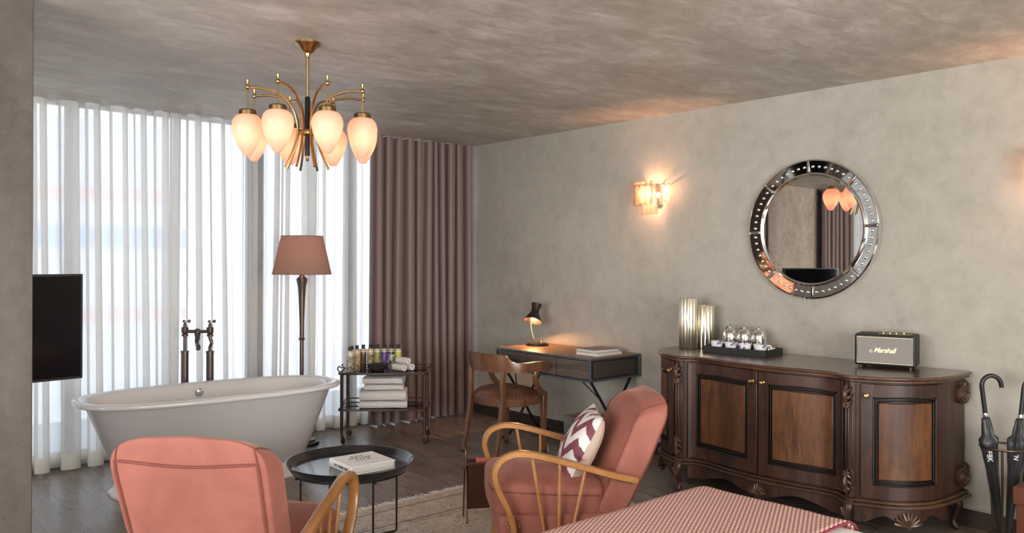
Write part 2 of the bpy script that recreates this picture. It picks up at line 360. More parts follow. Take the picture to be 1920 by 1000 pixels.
# ------------------------------------------------------------------ mesh helpers
def catmull(P, n=8, closed=False):
    P = [Vector(p) for p in P]; L = len(P); out = []
    rng = range(L if closed else L - 1)
    for i in rng:
        p0 = P[(i - 1) % L] if (closed or i > 0) else P[0] * 2 - P[1]
        p1 = P[i]; p2 = P[(i + 1) % L]
        p3 = P[(i + 2) % L] if (closed or i + 2 < L) else P[-1] * 2 - P[-2]
        for k in range(n):
            t = k / n
            out.append(.5 * ((2 * p1) + (p2 - p0) * t + (2 * p0 - 5 * p1 + 4 * p2 - p3) * t * t + (3 * p1 - p0 - 3 * p2 + p3) * t ** 3))
    if not closed: out.append(P[-1])
    return out
class MB:
    def __init__(s): s.v = []; s.f = []; s.M = Matrix.Identity(4)
    def add(s, vs, fs):
        o = len(s.v); s.v += [s.M @ Vector(q) for q in vs]; s.f += [[o + i for i in f] for f in fs]; return s
    def box(s, x0, x1, y0, y1, z0, z1):
        return s.add([(x0, y0, z0), (x1, y0, z0), (x1, y1, z0), (x0, y1, z0), (x0, y0, z1), (x1, y0, z1), (x1, y1, z1), (x0, y1, z1)],
                     [(0, 3, 2, 1), (4, 5, 6, 7), (0, 1, 5, 4), (1, 2, 6, 5), (2, 3, 7, 6), (3, 0, 4, 7)])
    def hexa(s, a, b):  # a, b: lists of four points (bottom, top)
        return s.add(list(a) + list(b), [(0, 3, 2, 1), (4, 5, 6, 7), (0, 1, 5, 4), (1, 2, 6, 5), (2, 3, 7, 6), (3, 0, 4, 7)])
    def tube(s, pts, r, n=10, closed=False, flat=None, up=None, tw=0):
        pts = [Vector(p) for p in pts]; L = len(pts); rings = []
        T = []
        for i in range(L):
            a = pts[(i - 1) % L] if (closed or i > 0) else pts[i]; c = pts[(i + 1) % L] if (closed or i < L - 1) else pts[i]
            T.append((c - a).normalized())
        ref = Vector(up) if up else (Vector((0, 0, 1)) if abs(T[0].z) < .9 else Vector((1, 0, 0)))
        N = (ref - T[0] * ref.dot(T[0])).normalized()
        for i in range(L):
            if up:
                ref = Vector(up); N = (ref - T[i] * ref.dot(T[i])).normalized()
            elif i:
                N = (N - T[i] * N.dot(T[i])).normalized()
            B = T[i].cross(N); rr = r[i] if hasattr(r, '__len__') else r
            if flat:
                w, h = flat[0] * rr, flat[1] * rr
                k = .28
                sec = []
                for (sx_, sy_) in ((1, 1), (-1, 1), (-1, -1), (1, -1)):
                    e1 = (sx_ * w, sy_ * h * (1 - k)); e2 = (sx_ * w * (1 - k), sy_ * h)
                    sec += [e1, e2] if sx_ * sy_ > 0 else [e2, e1]
                rings.append([pts[i] + N * a + B * c for a, c in sec])
            else:
                rings.append([pts[i] + (N * math.cos(2 * PI * k / n) + B * math.sin(2 * PI * k / n)) * rr for k in range(n)])
        m_ = len(rings[0]); vs = [q for R_ in rings for q in R_]; fs = []
        for i in range(L if closed else L - 1):
            j = (i + 1) % L
            for k in range(m_): fs.append((i * m_ + k, i * m_ + (k + 1) % m_, j * m_ + (k + 1) % m_, j * m_ + k))
        if not closed: fs.append(tuple(range(m_ - 1, -1, -1))); fs.append(tuple((L - 1) * m_ + k for k in range(m_)))
        return s.add(vs, fs)
    def lathe(s, prof, n=32, c=(0, 0, 0), flute=None, cap=True):
        vs = []; fs = []; L = len(prof)
        for (r, z) in prof:
            for k in range(n):
                a = 2 * PI * k / n; q = r * (1 + (flute(a, z) if flute else 0))
                vs.append((c[0] + q * math.cos(a), c[1] + q * math.sin(a), c[2] + z))
        for i in range(L - 1):
            for k in range(n): fs.append((i * n + k, i * n + (k + 1) % n, (i + 1) * n + (k + 1) % n, (i + 1) * n + k))
        if cap and prof[0][0] > 1e-5: fs.append(tuple(range(n - 1, -1, -1)))
        if cap and prof[-1][0] > 1e-5: fs.append(tuple((L - 1) * n + k for k in range(n)))
        return s.add(vs, fs)
    def grid(s, fn, nu, nv, cu=False, cv=False):
        vs = [fn(i / (nu if cu else nu - 1), j / (nv if cv else nv - 1)) for i in range(nu) for j in range(nv)]; fs = []
        for i in range(nu if cu else nu - 1):
            for j in range(nv if cv else nv - 1):
                i2 = (i + 1) % nu; j2 = (j + 1) % nv
                fs.append((i * nv + j, i2 * nv + j, i2 * nv + j2, i * nv + j2))
        return s.add(vs, fs)
    def sq(s, c, h, e1=.3, e2=.3, nu=40, nv=24, fn=None):
        sg = lambda q, e: math.copysign(abs(q) ** e, q)
        vs = []; fs = []
        for j in range(nv + 1):
            ph = -PI / 2 + PI * j / nv
            for i in range(nu):
                th = 2 * PI * i / nu
                q = Vector((sg(math.cos(ph), e1) * sg(math.cos(th), e2), sg(math.cos(ph), e1) * sg(math.sin(th), e2), sg(math.sin(ph), e1)))
                p = Vector((c[0] + h[0] * q.x, c[1] + h[1] * q.y, c[2] + h[2] * q.z))
                vs.append(fn(p, q) if fn else p)
        for j in range(nv):
            for i in range(nu): fs.append((j * nu + i, j * nu + (i + 1) % nu, (j + 1) * nu + (i + 1) % nu, (j + 1) * nu + i))
        return s.add(vs, fs)
    def ball(s, c, r, n=14):
        r = (r, r, r) if not hasattr(r, '__len__') else r
        return s.sq(c, r, 1, 1, n, max(6, n // 2))
    def prism(s, poly, z0, z1):
        n = len(poly); vs = [(x, y, z0) for x, y in poly] + [(x, y, z1) for x, y in poly]
        fs = [tuple(range(n - 1, -1, -1)), tuple(range(n, 2 * n))] + [(i, (i + 1) % n, n + (i + 1) % n, n + i) for i in range(n)]
        return s.add(vs, fs)
    def build(s, name, mat, parent=None, bevel=0, seg=2, ang=.6, sub=0, solid=0, uv=None, loc=None):
        me = bpy.data.meshes.new(name); me.from_pydata([tuple(q) for q in s.v], [], s.f); me.update()
        bm = bmesh.new(); bm.from_mesh(me); bmesh.ops.remove_doubles(bm, verts=bm.verts, dist=1e-5)
        bmesh.ops.recalc_face_normals(bm, faces=bm.faces)
        bm.to_mesh(me); bm.free()
        o = bpy.data.objects.new(name, me); COL.objects.link(o); me.materials.append(mat)
        me.shade_smooth(); me.set_sharp_from_angle(angle=ang)
        if solid: q = o.modifiers.new('thickness', 'SOLIDIFY'); q.thickness = solid; q.offset = 0
        if bevel: q = o.modifiers.new('bevel', 'BEVEL'); q.width = bevel; q.segments = seg; q.limit_method = 'ANGLE'; q.angle_limit = .6
        if sub: q = o.modifiers.new('smooth', 'SUBSURF'); q.levels = sub; q.render_levels = sub
        if parent: o.parent = parent
        if loc: o.location = loc
        return o
def thing(name, label, cat, loc=(0, 0, 0), rz=0, group=None):
    o = bpy.data.objects.new(name, None); COL.objects.link(o); o.empty_display_size = .1
    o.location = loc; o.rotation_euler = (0, 0, rz); o['label'] = label; o['category'] = cat
    if group: o['group'] = group
    return o
def tag(o, label, cat, group=None):
    o['label'] = label; o['category'] = cat
    if group: o['group'] = group
    return o
def struct(o): o['kind'] = 'structure'; return o
def copy_tree(o, parent=None):
    c = o.copy(); COL.objects.link(c)
    if parent: c.parent = parent
    for ch in [q for q in S.objects if q.parent == o]: copy_tree(ch, c)
    return c
def point_light(name, parent, loc, power, col, r=.02):
    d = bpy.data.lights.new(name, 'POINT'); d.energy = power; d.color = col; d.shadow_soft_size = r
    o = bpy.data.objects.new(name, d); COL.objects.link(o); o.parent = parent; o.location = loc; return o
def text(body, name, mat, parent, size, loc, rot, depth=.0006, shear=0, offset=0, sx_=1, spacing=1, align='CENTER'):
    c = bpy.data.curves.new(name, 'FONT'); c.body = body; c.size = size; c.extrude = depth; c.shear = shear; c.offset = offset
    c.align_x = align; c.align_y = 'CENTER'; c.space_character = spacing; c.resolution_u = 3
    t = bpy.data.objects.new('tmp_text', c); COL.objects.link(t)
    me = bpy.data.meshes.new_from_object(t); bpy.data.objects.remove(t)
    o = bpy.data.objects.new(name, me); COL.objects.link(o); me.materials.clear(); me.materials.append(mat)
    o.parent = parent; o.location = loc; o.rotation_euler = rot; o.scale = (sx_, 1, 1); return o
def ribbon(path, t):
    """closed outline of a strip of thickness t along a 2D path"""
    P = [Vector((p[0], p[1])) for p in path]; L = []; R = []
    for i, p in enumerate(P):
        a = P[max(0, i - 1)]; b = P[min(len(P) - 1, i + 1)]; d = (b - a).normalized(); n = Vector((-d.y, d.x)) * t / 2
        L.append(p + n); R.append(p - n)
    return L, R

# ================================================================== THE ROOM
H = 2.613; XR = 4.99; YB = 6.62; XL = -3.6; YF = -2.9
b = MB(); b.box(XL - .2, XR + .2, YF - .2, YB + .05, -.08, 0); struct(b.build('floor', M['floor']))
b = MB(); b.box(XL - .2, XR + .2, YF - .2, YB + .05, H, H + .12); struct(b.build('ceiling', M['ceiling']))
b = MB(); b.box(XR, XR + .15, YF, YB + .05, 0, H); struct(b.build('wall_right', M['wall']))
def wall_with_opening(name, axis, pos, th, a0, a1, o0, o1, z0, z1):
    b = MB()
    for (p0, p1, q0, q1) in ((a0, o0, 0, H), (o1, a1, 0, H), (o0, o1, 0, z0), (o0, o1, z1, H)):
        if p1 - p0 < .01 or q1 - q0 < .01: continue
        if axis == 'y': b.box(p0, p1, pos, pos + th, q0, q1)
        else: b.box(pos, pos + th, p0, p1, q0, q1)
    return struct(b.build(name, M['wall']))
wall_with_opening('wall_rear', 'y', YF - .15, .15, XL, XR, -1.8, 3.0, .35, 2.5)
wall_with_opening('wall_left', 'x', XL - .15, .15, YF, YB, -.7, 3.5, .35, 2.5)
def window(n, axis, pos, a0, a1, z0, z1, mull):
    r = MB(); fw = .035
    def bar(p0, p1, q0, q1):
        if axis == 'y': r.box(p0, p1, pos - .03, pos + .03, q0, q1)
        else: r.box(pos - .03, pos + .03, p0, p1, q0, q1)
    bar(a0, a1, z0, z0 + fw * 2); bar(a0, a1, z1 - .012, z1)
    for a in [a0 + fw] + mull + [a1 - fw]: bar(a - fw, a + fw, z0 + fw * 2, z1 - .012)
    o = struct(r.build('window_%d' % n, M['frame'], bevel=.003))
    ed = [a0 + fw] + mull + [a1 - fw]
    for i in range(len(ed) - 1):
        g = MB()
        if axis == 'y': g.box(ed[i] + fw, ed[i + 1] - fw, pos - .004, pos + .004, z0 + fw * 2, z1 - .012)
        else: g.box(pos - .004, pos + .004, ed[i] + fw, ed[i + 1] - fw, z0 + fw * 2, z1 - .012)
        g.build('pane', M['glass'], o)
    return o
M['frame'] = simple('grey_aluminium_frame', (.30, .31, .32), .45, .4)
wf_ = window(1, 'y', YB - .03, XL, -2.0, 0, H, [])
wf_ = window(2, 'y', YB - .03, .0, 2.86, 0, H, [1.47])
window(3, 'y', YB - .03, 2.86, XR, 0, H, [3.75])
window(4, 'y', YF - .07, -1.8, 3.0, .35, 2.5, [-.2, 1.4])
window(5, 'x', XL - .07, -.7, 3.5, .35, 2.5, [.7, 2.1])
b = MB(); b.box(-2.0, 0, YB - .11, YB, 0, H); struct(b.build('wall_window_pier', M['concrete_brightened']))
b = MB(); b.box(-.55, .747, 3.985, 4.42, 0, H); struct(b.build('wall_partition_column', M['concrete'], bevel=.004))
b = MB(); b.box(XR - .018, XR, YF, 6.30, 0, .102); struct(b.build('baseboard_right', M['baseboard']))
b = MB(); b.box(XR - .0195, XR - .001, YF, 6.30, .102, .107); struct(b.build('trim_1', M['bead_line']))
# balcony slab and the street outside the glass
M['outfloor'] = simple('pale_balcony_stone', (.55, .55, .55), .8)
b = MB(); b.box(-8, 12, YB + .05, YB + 2.2, -.25, -.08); struct(b.build('trim_2', M['outfloor']))
bl = thing('office_building', 'pale office building with pink and blue bands seen through the sheers', 'building', (-4, 32, -14))
M['bpale'] = simple('pale_facade', (.82, .85, .9), .8); M['bblue'] = simple('blue_facade_band', (.50, .62, .88), .6); M['bpink'] = simple('pink_facade_band', (.88, .62, .60), .7)
b = MB(); b.box(-8, 15, 0, 8, 0, 20.5); b.build('facade', M['bpale'], bl)
for nm, mt, z0, z1 in (('pink_band', 'bpink', 17.6, 18.0), ('blue_band', 'bblue', 15.9, 16.6), ('pink_band', 'bpink', 13.2, 13.6)):
    b = MB(); b.box(-8.1, 15.1, -.15, 0, z0, z1); b.build(nm, M[mt], bl)

# ================================================================== CURTAINS
def curtain(x0, x1, y, amp, nf, seed, z0, z1, over, taper=.5):
    rnd = random.Random(seed)
    ww = [rnd.uniform(.45, 1.6) for _ in range(nf)]; tot = sum(ww); acc = [0]
    for q in ww: acc.append(acc[-1] + q / tot)
    am = [rnd.uniform(.6, 1.15) for _ in range(nf + 1)]; lean = [rnd.uniform(-1, 1) for _ in range(nf + 1)]
    def f(u, v):
        t = u * nf; i = min(int(t), nf - 1); fr = t - i
        s = acc[i] + (acc[i + 1] - acc[i]) * fr
        z = z0 + (z1 - z0) * v
        a = (am[i] * (1 - fr) + am[i + 1] * fr) * amp * (1 + taper * (1 - v) * .5)
        wob = .25 * math.sin(v * 2.1 + i * 1.7) + .35 * math.sin(v * 4.3 + seed)
        ph = 2 * PI * fr + .35 * wob * (1 - v)
        ln = (lean[i] * (1 - fr) + lean[i + 1] * fr) * .018 * (1 - v) * 2
        edge = min(1, u * 30, (1 - u) * 30)
        x = x0 + (x1 - x0) * s - over * math.sin(2 * ph) * edge * am[i] + ln * edge
        return (x, y + a * math.sin(ph), z)
    return f
def make_curtain(name, label, cat, x0, x1, y, amp, nf, seed, mat, over, group=None, hem=None, zb=.012, per=14):
    f = curtain(x0, x1, y, amp, nf, seed, zb, H - .004, over)
    g = MB(); g.grid(f, nf * per + 1, 16); o = g.build(name, mat, None, ang=3); tag(o, label, cat, group)
    if hem:
        zt = .10 / (H - .016)
        g = MB(); g.grid(lambda u, v: (lambda p: (p[0], p[1] - .003, p[2]))(f(u, v * .042)), nf * per + 1, 3); g.build('hem', hem, o, ang=3)
    return o
make_curtain('sheer_curtain', 'white sheer linen curtain hanging behind the bathtub, the wide left panel', 'curtain', .07, 2.67, 6.44, .050, 19, 3, M['sheer'], .034, None, M['hem'])
make_curtain('sheer_curtain', 'white sheer linen curtain behind the floor lamp, next to the brown drape', 'curtain', 2.72, 3.90, 6.475, .046, 9, 8, M['sheer'], .034, None, M['hem'])
make_curtain('drape', 'floor-length taupe drape in deep folds beside the desk, right of the sheers', 'curtain', 3.84, 4.95, 6.345, .058, 11, 5, M['drape'], .018)
make_curtain('drape', 'taupe drape by the concrete window pier, seen in the round mirror', 'curtain', -2.95, -1.95, 6.40, .055, 10, 15, M['drape'], .015)
make_curtain('drape', 'narrow taupe drape behind the television, seen in the round mirror', 'curtain', -.45, .02, 6.40, .05, 5, 25, M['drape'], .015)
make_curtain('sheer_curtain', 'sheer white curtain in the far left window bay, seen in the round mirror', 'curtain', -3.5, -2.9, 6.42, .04, 6, 35, M['sheer'], .015)

# ================================================================== CHANDELIER
ch = thing('chandelier', 'brass eight-arm chandelier with glowing egg-shaped opal shades, hanging from the ceiling', 'chandelier', (1.965, 3.875, 0))
b = MB(); b.lathe([(.066, 0), (.066, -.006), (.060, -.014), (.048, -.022), (.040, -.036), (.026, -.050), (.016, -.056), (.013, -.075), (.0075, -.082)], 40, (0, 0, H)); b.build('canopy', M['brass'], ch)
b = MB(); b.tube([(0, 0, 2.54), (0, 0, 2.325)], .0075, 12); b.build('stem', M['brass'], ch)
b = MB(); b.lathe([(.004, 2.028), (.0135, 2.03), (.0135, 2.328), (.011, 2.333), (.007, 2.336)], 20); b.build('black_core', M['blackmetal'], ch)
b = MB(); b.lathe([(.014, 2.136), (.046, 2.138), (.048, 2.143), (.048, 2.157), (.046, 2.161), (.014, 2.163)], 32); b.build('collar', M['brass'], ch)
b = MB(); b.lathe([(.003, 2.002), (.007, 2.006), (.009, 2.012), (.006, 2.020), (.008, 2.03)], 16); b.build('finial', M['brass'], ch)
armp = catmull([(.115, 0, 1.965), (.088, 0, 2.02), (.062, 0, 2.09), (.051, 0, 2.15), (.056, 0, 2.21), (.082, 0, 2.275), (.135, 0, 2.327), (.215, 0, 2.350), (.303, 0, 2.350)], 7)
base_ang = math.atan2(-math.cos(YAW), -math.sin(YAW))
AR = .303
gp = [(.0165, 0), (.019, .002), (.026, .012), (.042, .038), (.057, .070), (.068, .100), (.0745, .128), (.075, .150), (.070, .172), (.060, .188), (.047, .198), (.037, .202)]
gp2 = [(p.x, p.z) for p in catmull([(r, 0, z) for r, z in gp], 3)]
first = None
for k in range(8):
    ang = base_ang + math.radians(32 + 45 * k)
    if first is None:
        b = MB(); b.tube(armp, .0062, 10); arm = b.build('arm', M['brass'], ch)
        b = MB(); b.ball((AR, 0, 2.350), .0125, 18); b.lathe([(.0055, .010), (.0045, .016), (.0085, .032), (.0085, .036)], 12, (AR, 0, 2.350)); b.build('ball_finial', M['brass'], arm)
        b = MB(); b.tube([(AR, 0, 2.345), (AR, 0, 2.235)], .0035, 8); b.build('hanging_rod', M['brass'], arm)
        sh = MB(); sh.lathe(gp2, 36, (AR, 0, 2.012)); sh = sh.build('lamp_shade', M['opal'], ch, ang=3)
        b = MB(); b.lathe([(.006, .040), (.036, .036), (.042, .030), (.043, .006), (.040, .003)], 28, (AR, 0, 2.202)); b.build('shade_cap', M['brass_dk'], sh)
        b = MB(); b.ball((AR, 0, 2.150), .014, 12); b.build('bulb', M['bulb_soft'], sh)
        first = (arm, sh)
    else:
        arm, sh = copy_tree(first[0], ch), copy_tree(first[1], ch)
    arm.rotation_euler = sh.rotation_euler = (0, 0, ang)
for k in range(8):
    ang = base_ang + math.radians(32 + 45 * k)
    point_light('shade_glow', ch, (AR * math.cos(ang), AR * math.sin(ang), 2.125), .8, (1., .40, .23), .03)

# ================================================================== FLOOR LAMP
fl = thing('floor_lamp', 'tall floor lamp with mauve tapered shade standing behind the bathtub', 'lamp', (3.06, 6.12, 0))
b = MB(); b.lathe([(.14, 0), (.142, .012), (.138, .022), (.115, .030), (.110, .040), (.07, .048), (.025, .06), (.017, .09)], 36); b.build('base', M['blackwood'], fl)
b = MB(); b.lathe([(.016, .07), (.0165, .70), (.0165, .84), (.025, .845), (.026, .855), (.018, .862), (.018, .95), (.021, 1.05), (.026, 1.18), (.032, 1.27), (.043, 1.325), (.044, 1.335), (.036, 1.345), (.020, 1.36), (.02, 1.40)], 28)
b.build('pole', M['pewter'], fl)
b = MB(); b.lathe([(.235, 1.375), (.165, 1.685)], 48); o = b.build('lamp_shade', M['shade'], fl, ang=3); o.data.polygons[0].use_smooth = True
me = o.data; bm = bmesh.new(); bm.from_mesh(me); bmesh.ops.delete(bm, geom=[f for f in bm.faces if len(f.verts) > 4], context='FACES_ONLY'); bm.to_mesh(me); bm.free()
M['tape'] = simple('shade_trim_tape', (.30, .17, .13), .8)
for r_, z_ in ((.2355, 1.377), (.1655, 1.683)):
    b = MB(); b.tube([(r_ * math.cos(2 * PI * k / 48), r_ * math.sin(2 * PI * k / 48), z_) for k in range(48)], .003, 6, True); b.build('shade_trim', M['tape'], fl)
b = MB(); b.ball((0, 0, 1.50), .028, 12); b.build('bulb', M['bulb'], fl)
point_light('shade_glow', fl, (0, 0, 1.54), .9, (1., .50, .27), .04)

# ================================================================== BATHTUB
tub = thing('bathtub', 'freestanding white roll-top bathtub on a plinth, in front of the sheer curtains', 'bathtub', (2.13, 5.52, 0), -.038)
def sup(a, L, W_, e=2.7):
    c, s_ = math.cos(a), math.sin(a)
    return (L * math.copysign(abs(c) ** (2 / e), c), W_ * math.copysign(abs(s_) ** (2 / e), s_))
def tubsurf(levels, n=96):
    g = MB()
    def fn(u, v):
        k = v * (len(levels) - 1); i = min(int(k), len(levels) - 2); f = k - i
        L, W_, z, e = [levels[i][q] * (1 - f) + levels[i + 1][q] * f for q in range(4)]
        x, y = sup(2 * PI * u, L, W_, e); return (x, y, z)
    g.grid(fn, n, len(levels), cu=True); return g
out_l = [(.615, .235, .085, 2.4), (.625, .245, .12, 2.5), (.645, .27, .18, 2.6), (.675, .295, .26, 2.7), (.715, .318, .36, 2.7), (.755, .338, .46, 2.7), (.79, .352, .545, 2.7), (.805, .360, .585, 2.7)]
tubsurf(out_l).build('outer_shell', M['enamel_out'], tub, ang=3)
in_l = [(.815, .355, .612, 2.7), (.80, .340, .604, 2.7), (.785, .325, .57, 2.7), (.75, .31, .48, 2.7), (.70, .285, .36, 2.6), (.63, .25, .25, 2.5), (.52, .19, .19, 2.4), (.3, .1, .175, 2.2), (.01, .005, .172, 2)]
tubsurf(in_l).build('basin', M['enamel'], tub, ang=3)
rl_ = [(.795, .352, .582, 2.7), (.845, .385, .578, 2.7), (.866, .404, .586, 2.7), (.872, .409, .598, 2.7), (.866, .404, .611, 2.7), (.850, .389, .618, 2.7), (.825, .365, .617, 2.7), (.805, .345, .608, 2.7)]
tubsurf(rl_).build('rolled_rim', M['enamel'], tub, ang=3)
pl_ = [(.665, .285, .0, 3), (.668, .288, .012, 3), (.66, .28, .02, 3), (.645, .265, .035, 3), (.630, .25, .060, 2.8), (.618, .238, .085, 2.5), (.56, .2, .10, 2.4)]
tubsurf(pl_).build('plinth', M['enamel'], tub, ang=3)
b = MB(); b.M = Matrix.Translation((-.01, .322, .548)) @ Matrix.Rotation(math.radians(100), 4, 'X'); b.lathe([(.001, .02), (.020, .018), (.030, .010), (.033, .0), (.033, -.006)], 32); b.build('overflow_cap', M['chrome'], tub)

# ================================================================== TUB FILLER
tp = thing('bath_tap', 'floor-standing dark nickel two-post bath filler behind the tub', 'tap', (2.225, 6.13, 0), math.atan2(-.123, .141))
for sx_ in (-.0935, .0935):
    b = MB()
    q = -1 if sx_ < 0 else 1
    b.lathe([(.045, 0), (.045, .008), (.028, .014), (.027, .02)], 24, (sx_, 0, 0))
    b.tube([(sx_, 0, .01), (sx_, 0, .808)], .0265, 24); b.lathe([(.030, .800), (.030, .812), (.013, .816)], 24, (sx_, 0, 0))
    b.build('supply_post', M['pewter'], tp)
    b = MB()
    pts = catmull([(sx_, 0, .81), (sx_, 0, .84), (sx_ + (.012 if q > 0 else 0), 0, .875), (sx_, 0, .905), (sx_, 0, .93)], 5)
    b.tube(pts, .012, 14); b.lathe([(.014, .918), (.024, .922), (.024, .932), (.018, .936), (.022, .945), (.026, .958), (.024, .972), (.026, .980), (.026, .986), (.014, .992), (.012, 1.008), (.007, 1.018), (.006, 1.03)], 24, (sx_, 0, 0))
    b.build('valve_body', M['pewter'], tp)
    b = MB(); b.tube([(sx_ - .004, 0, 1.03), (sx_ + .03, -.01, 1.033)], .007, 10); b.build('handle_lever', M['porcelain'], tp)
    b = MB(); b.ball((sx_ + .036, -.012, 1.034), .012, 12); b.ball((sx_ - .006, 0, 1.032), .011, 12); b.build('handle_knob', M['pewter'], tp)
b = MB(); b.tube([(-.085, 0, .957), (.085, 0, .957)], .0125, 14); b.ball((0, 0, .962), (.022, .022, .018), 14); b.lathe([(.017, .895), (.018, .90), (.018, .925), (.021, .93), (.021, .955)], 20); b.build('bridge', M['pewter'], tp)
b = MB(); b.tube(catmull([(0, 0, .90), (0, -.01, .888), (.02, -.05, .865), (.045, -.10, .855), (.050, -.115, .835)], 5), .016, 14); b.build('spout', M['pewter'], tp)

# ================================================================== TELEVISION
tv = thing('television', 'black flat television on a wall arm, partly hidden by the concrete column', 'television', (1.217, 5.165, 0), math.radians(6.5) + 0)
b = MB(); b.box(-1.06, 0, -.012, .030, .812, 1.409); b.build('casing', M['black_plastic'], tv, bevel=.004)
b = MB(); b.box(-1.048, -.012, -.0135, -.0118, .826, 1.397); b.build('screen', M['tvscreen'], tv)
b = MB(); b.box(-.72, -.40, .030, .055, .98, 1.24); b.tube([(-.56, .05, 1.1), (-.56, .10, 1.1), (-.75, -.0 + .09, 1.1)], .02, 8)
b.M = tv.matrix_basis.inverted() if False else Matrix.Identity(4)
b.build('mount_plate', M['blackmetal'], tv)
loc_ = Matrix.Rotation(-math.radians(6.5), 4, 'Z') @ Matrix.Translation((-1.217, -5.165, 0))
b = MB(); b.tube([tuple(loc_ @ Vector(p)) for p in ((.10, 4.42, 1.1), (.10, 4.75, 1.1), (-.02, 4.9, 1.1), (-.02, 5.22, 1.1), (.30, 5.22, 1.1))], .018, 8); b.build('wall_arm', M['blackmetal'], tv)

# ================================================================== SIDEBOARD
SBZ = .88
sb = thing('sideboard', 'long carved dark wood sideboard with bowed ends and panelled doors, under the round mirror', 'sideboard', (0, 0, 0))
half = [(0, 4.320), (.14, 4.330), (.28, 4.352), (.40, 4.372), (.49, 4.362), (.535, 4.325), (.57, 4.305), (.60, 4.310), (.64, 4.333), (.70, 4.354), (.78, 4.404), (.85, 4.480), (.895, 4.57), (.918, 4.68), (.925, 4.80), (.925, 4.93)]
hp = [(p.x, p.y) for p in catmull([(t, x, 0) for t, x in half], 6)]
acc = [0]
for i in range(1, len(hp)): acc.append(acc[-1] + math.hypot(hp[i][0] - hp[i - 1][0], hp[i][1] - hp[i - 1][1]))
SL = acc[-1]
def sb_at(s, off=0):
    """point on the front curve, s>0 runs towards the camera end; off pushes outward"""
    q = abs(s); q = min(q, SL - 1e-6)
    i = 0
    while acc[i + 1] < q: i += 1
    f = (q - acc[i]) / (acc[i + 1] - acc[i])
    t = hp[i][0] + (hp[i + 1][0] - hp[i][0]) * f; x = hp[i][1] + (hp[i + 1][1] - hp[i][1]) * f
    j0 = max(0, i - 2); j1 = min(len(hp) - 1, i + 3)
    dx = hp[j1][1] - hp[j0][1]; dt = hp[j1][0] - hp[j0][0]; L = math.hypot(dx, dt)
    nt_, nx = dx / L, -dt / L           # outward normal in (t, x)
    t += nt_ * off; x += nx * off
    sgn = 1 if s >= 0 else -1
    return (x, 2.73 - sgn * t)
def s_of(t):
    for i in range(len(hp) - 1):
        if hp[i + 1][0] >= t: return acc[i] + (acc[i + 1] - acc[i]) * (t - hp[i][0]) / (hp[i + 1][0] - hp[i][0])
    return SL
def sb_outline(off, n=120):
    pts = [sb_at(-SL + 2 * SL * k / n, off) for k in range(n + 1)]
    pts = [(min(x, 4.955), y) for x, y in pts]
    return [(4.965, pts[0][1])] + pts + [(4.965, pts[-1][1])]
def slab(g, s0, s1, z0, z1, o0, o1, n=14, zf=None):
    """thick piece following the front curve; zf(k) can shape its lower edge"""
    vs = []
    for k in range(n + 1):
        s = s0 + (s1 - s0) * k / n; a = sb_at(s, o0); c = sb_at(s, o1); zl = zf(k / n) if zf else z0
        vs += [(a[0], a[1], zl), (c[0], c[1], zl), (c[0], c[1], z1), (a[0], a[1], z1)]
    fs = [(0, 1, 2, 3), (4 * n + 3, 4 * n + 2, 4 * n + 1, 4 * n)]
    for k in range(n):
        for j in range(4): fs.append((4 * k + j, 4 * k + 4 + j, 4 * k + 4 + (j + 1) % 4, 4 * k + (j + 1) % 4))
    return g.add(vs, fs)
b = MB(); b.prism(sb_outline(-.012), .20, .845); b.build('carcass', M['sb_dark'], sb, ang=.5)
b = MB(); b.prism(sb_outline(.028), .862, SBZ); b.build('top', M['sb_top'], sb, bevel=.007, seg=3, ang=.5)
b = MB(); b.prism(sb_outline(.016), .845, .862); b.build('top_moulding', M['sb_edge'], sb, bevel=.005, ang=.5)
b = MB(); b.prism(sb_outline(.012), .196, .214); b.prism(sb_outline(.026), .178, .197); b.build('base_moulding', M['sb_edge'], sb, bevel=.006, ang=.5)
sP0, sP1, sE = s_of(.525), s_of(.625), s_of(.914)
def scallop(k):
    q = abs(k - .5) * 2
    return .178 - .035 - .055 * (1 - q) ** 1.5 * (.6 + .4 * math.cos(q * PI * 2)) - .03 * (q > .93)
def apron(s0, s1, deep):
    g = MB()
    def zf(k):
        q = abs(k - .5) * 2
        arch = math.sin(min(1, q * 1.25) * PI) * .045
        return .178 - .085 + arch - (deep if q < .2 else deep * max(0, 1 - (q - .2) * 4))
    slab(g, s0, s1, 0, .180, -.02, .006, 40, zf); return g
b = apron(-sP0 + .0, sP0, .018); b.build('apron', M['sb_dark'], sb, ang=.6)
b = apron(sP1 - .03, sE + .06, .03); b.build('apron', M['sb_dark'], sb, ang=.6)
b = apron(-sE - .06, -sP1 + .03, .03); b.build('apron', M['sb_dark'], sb, ang=.6)
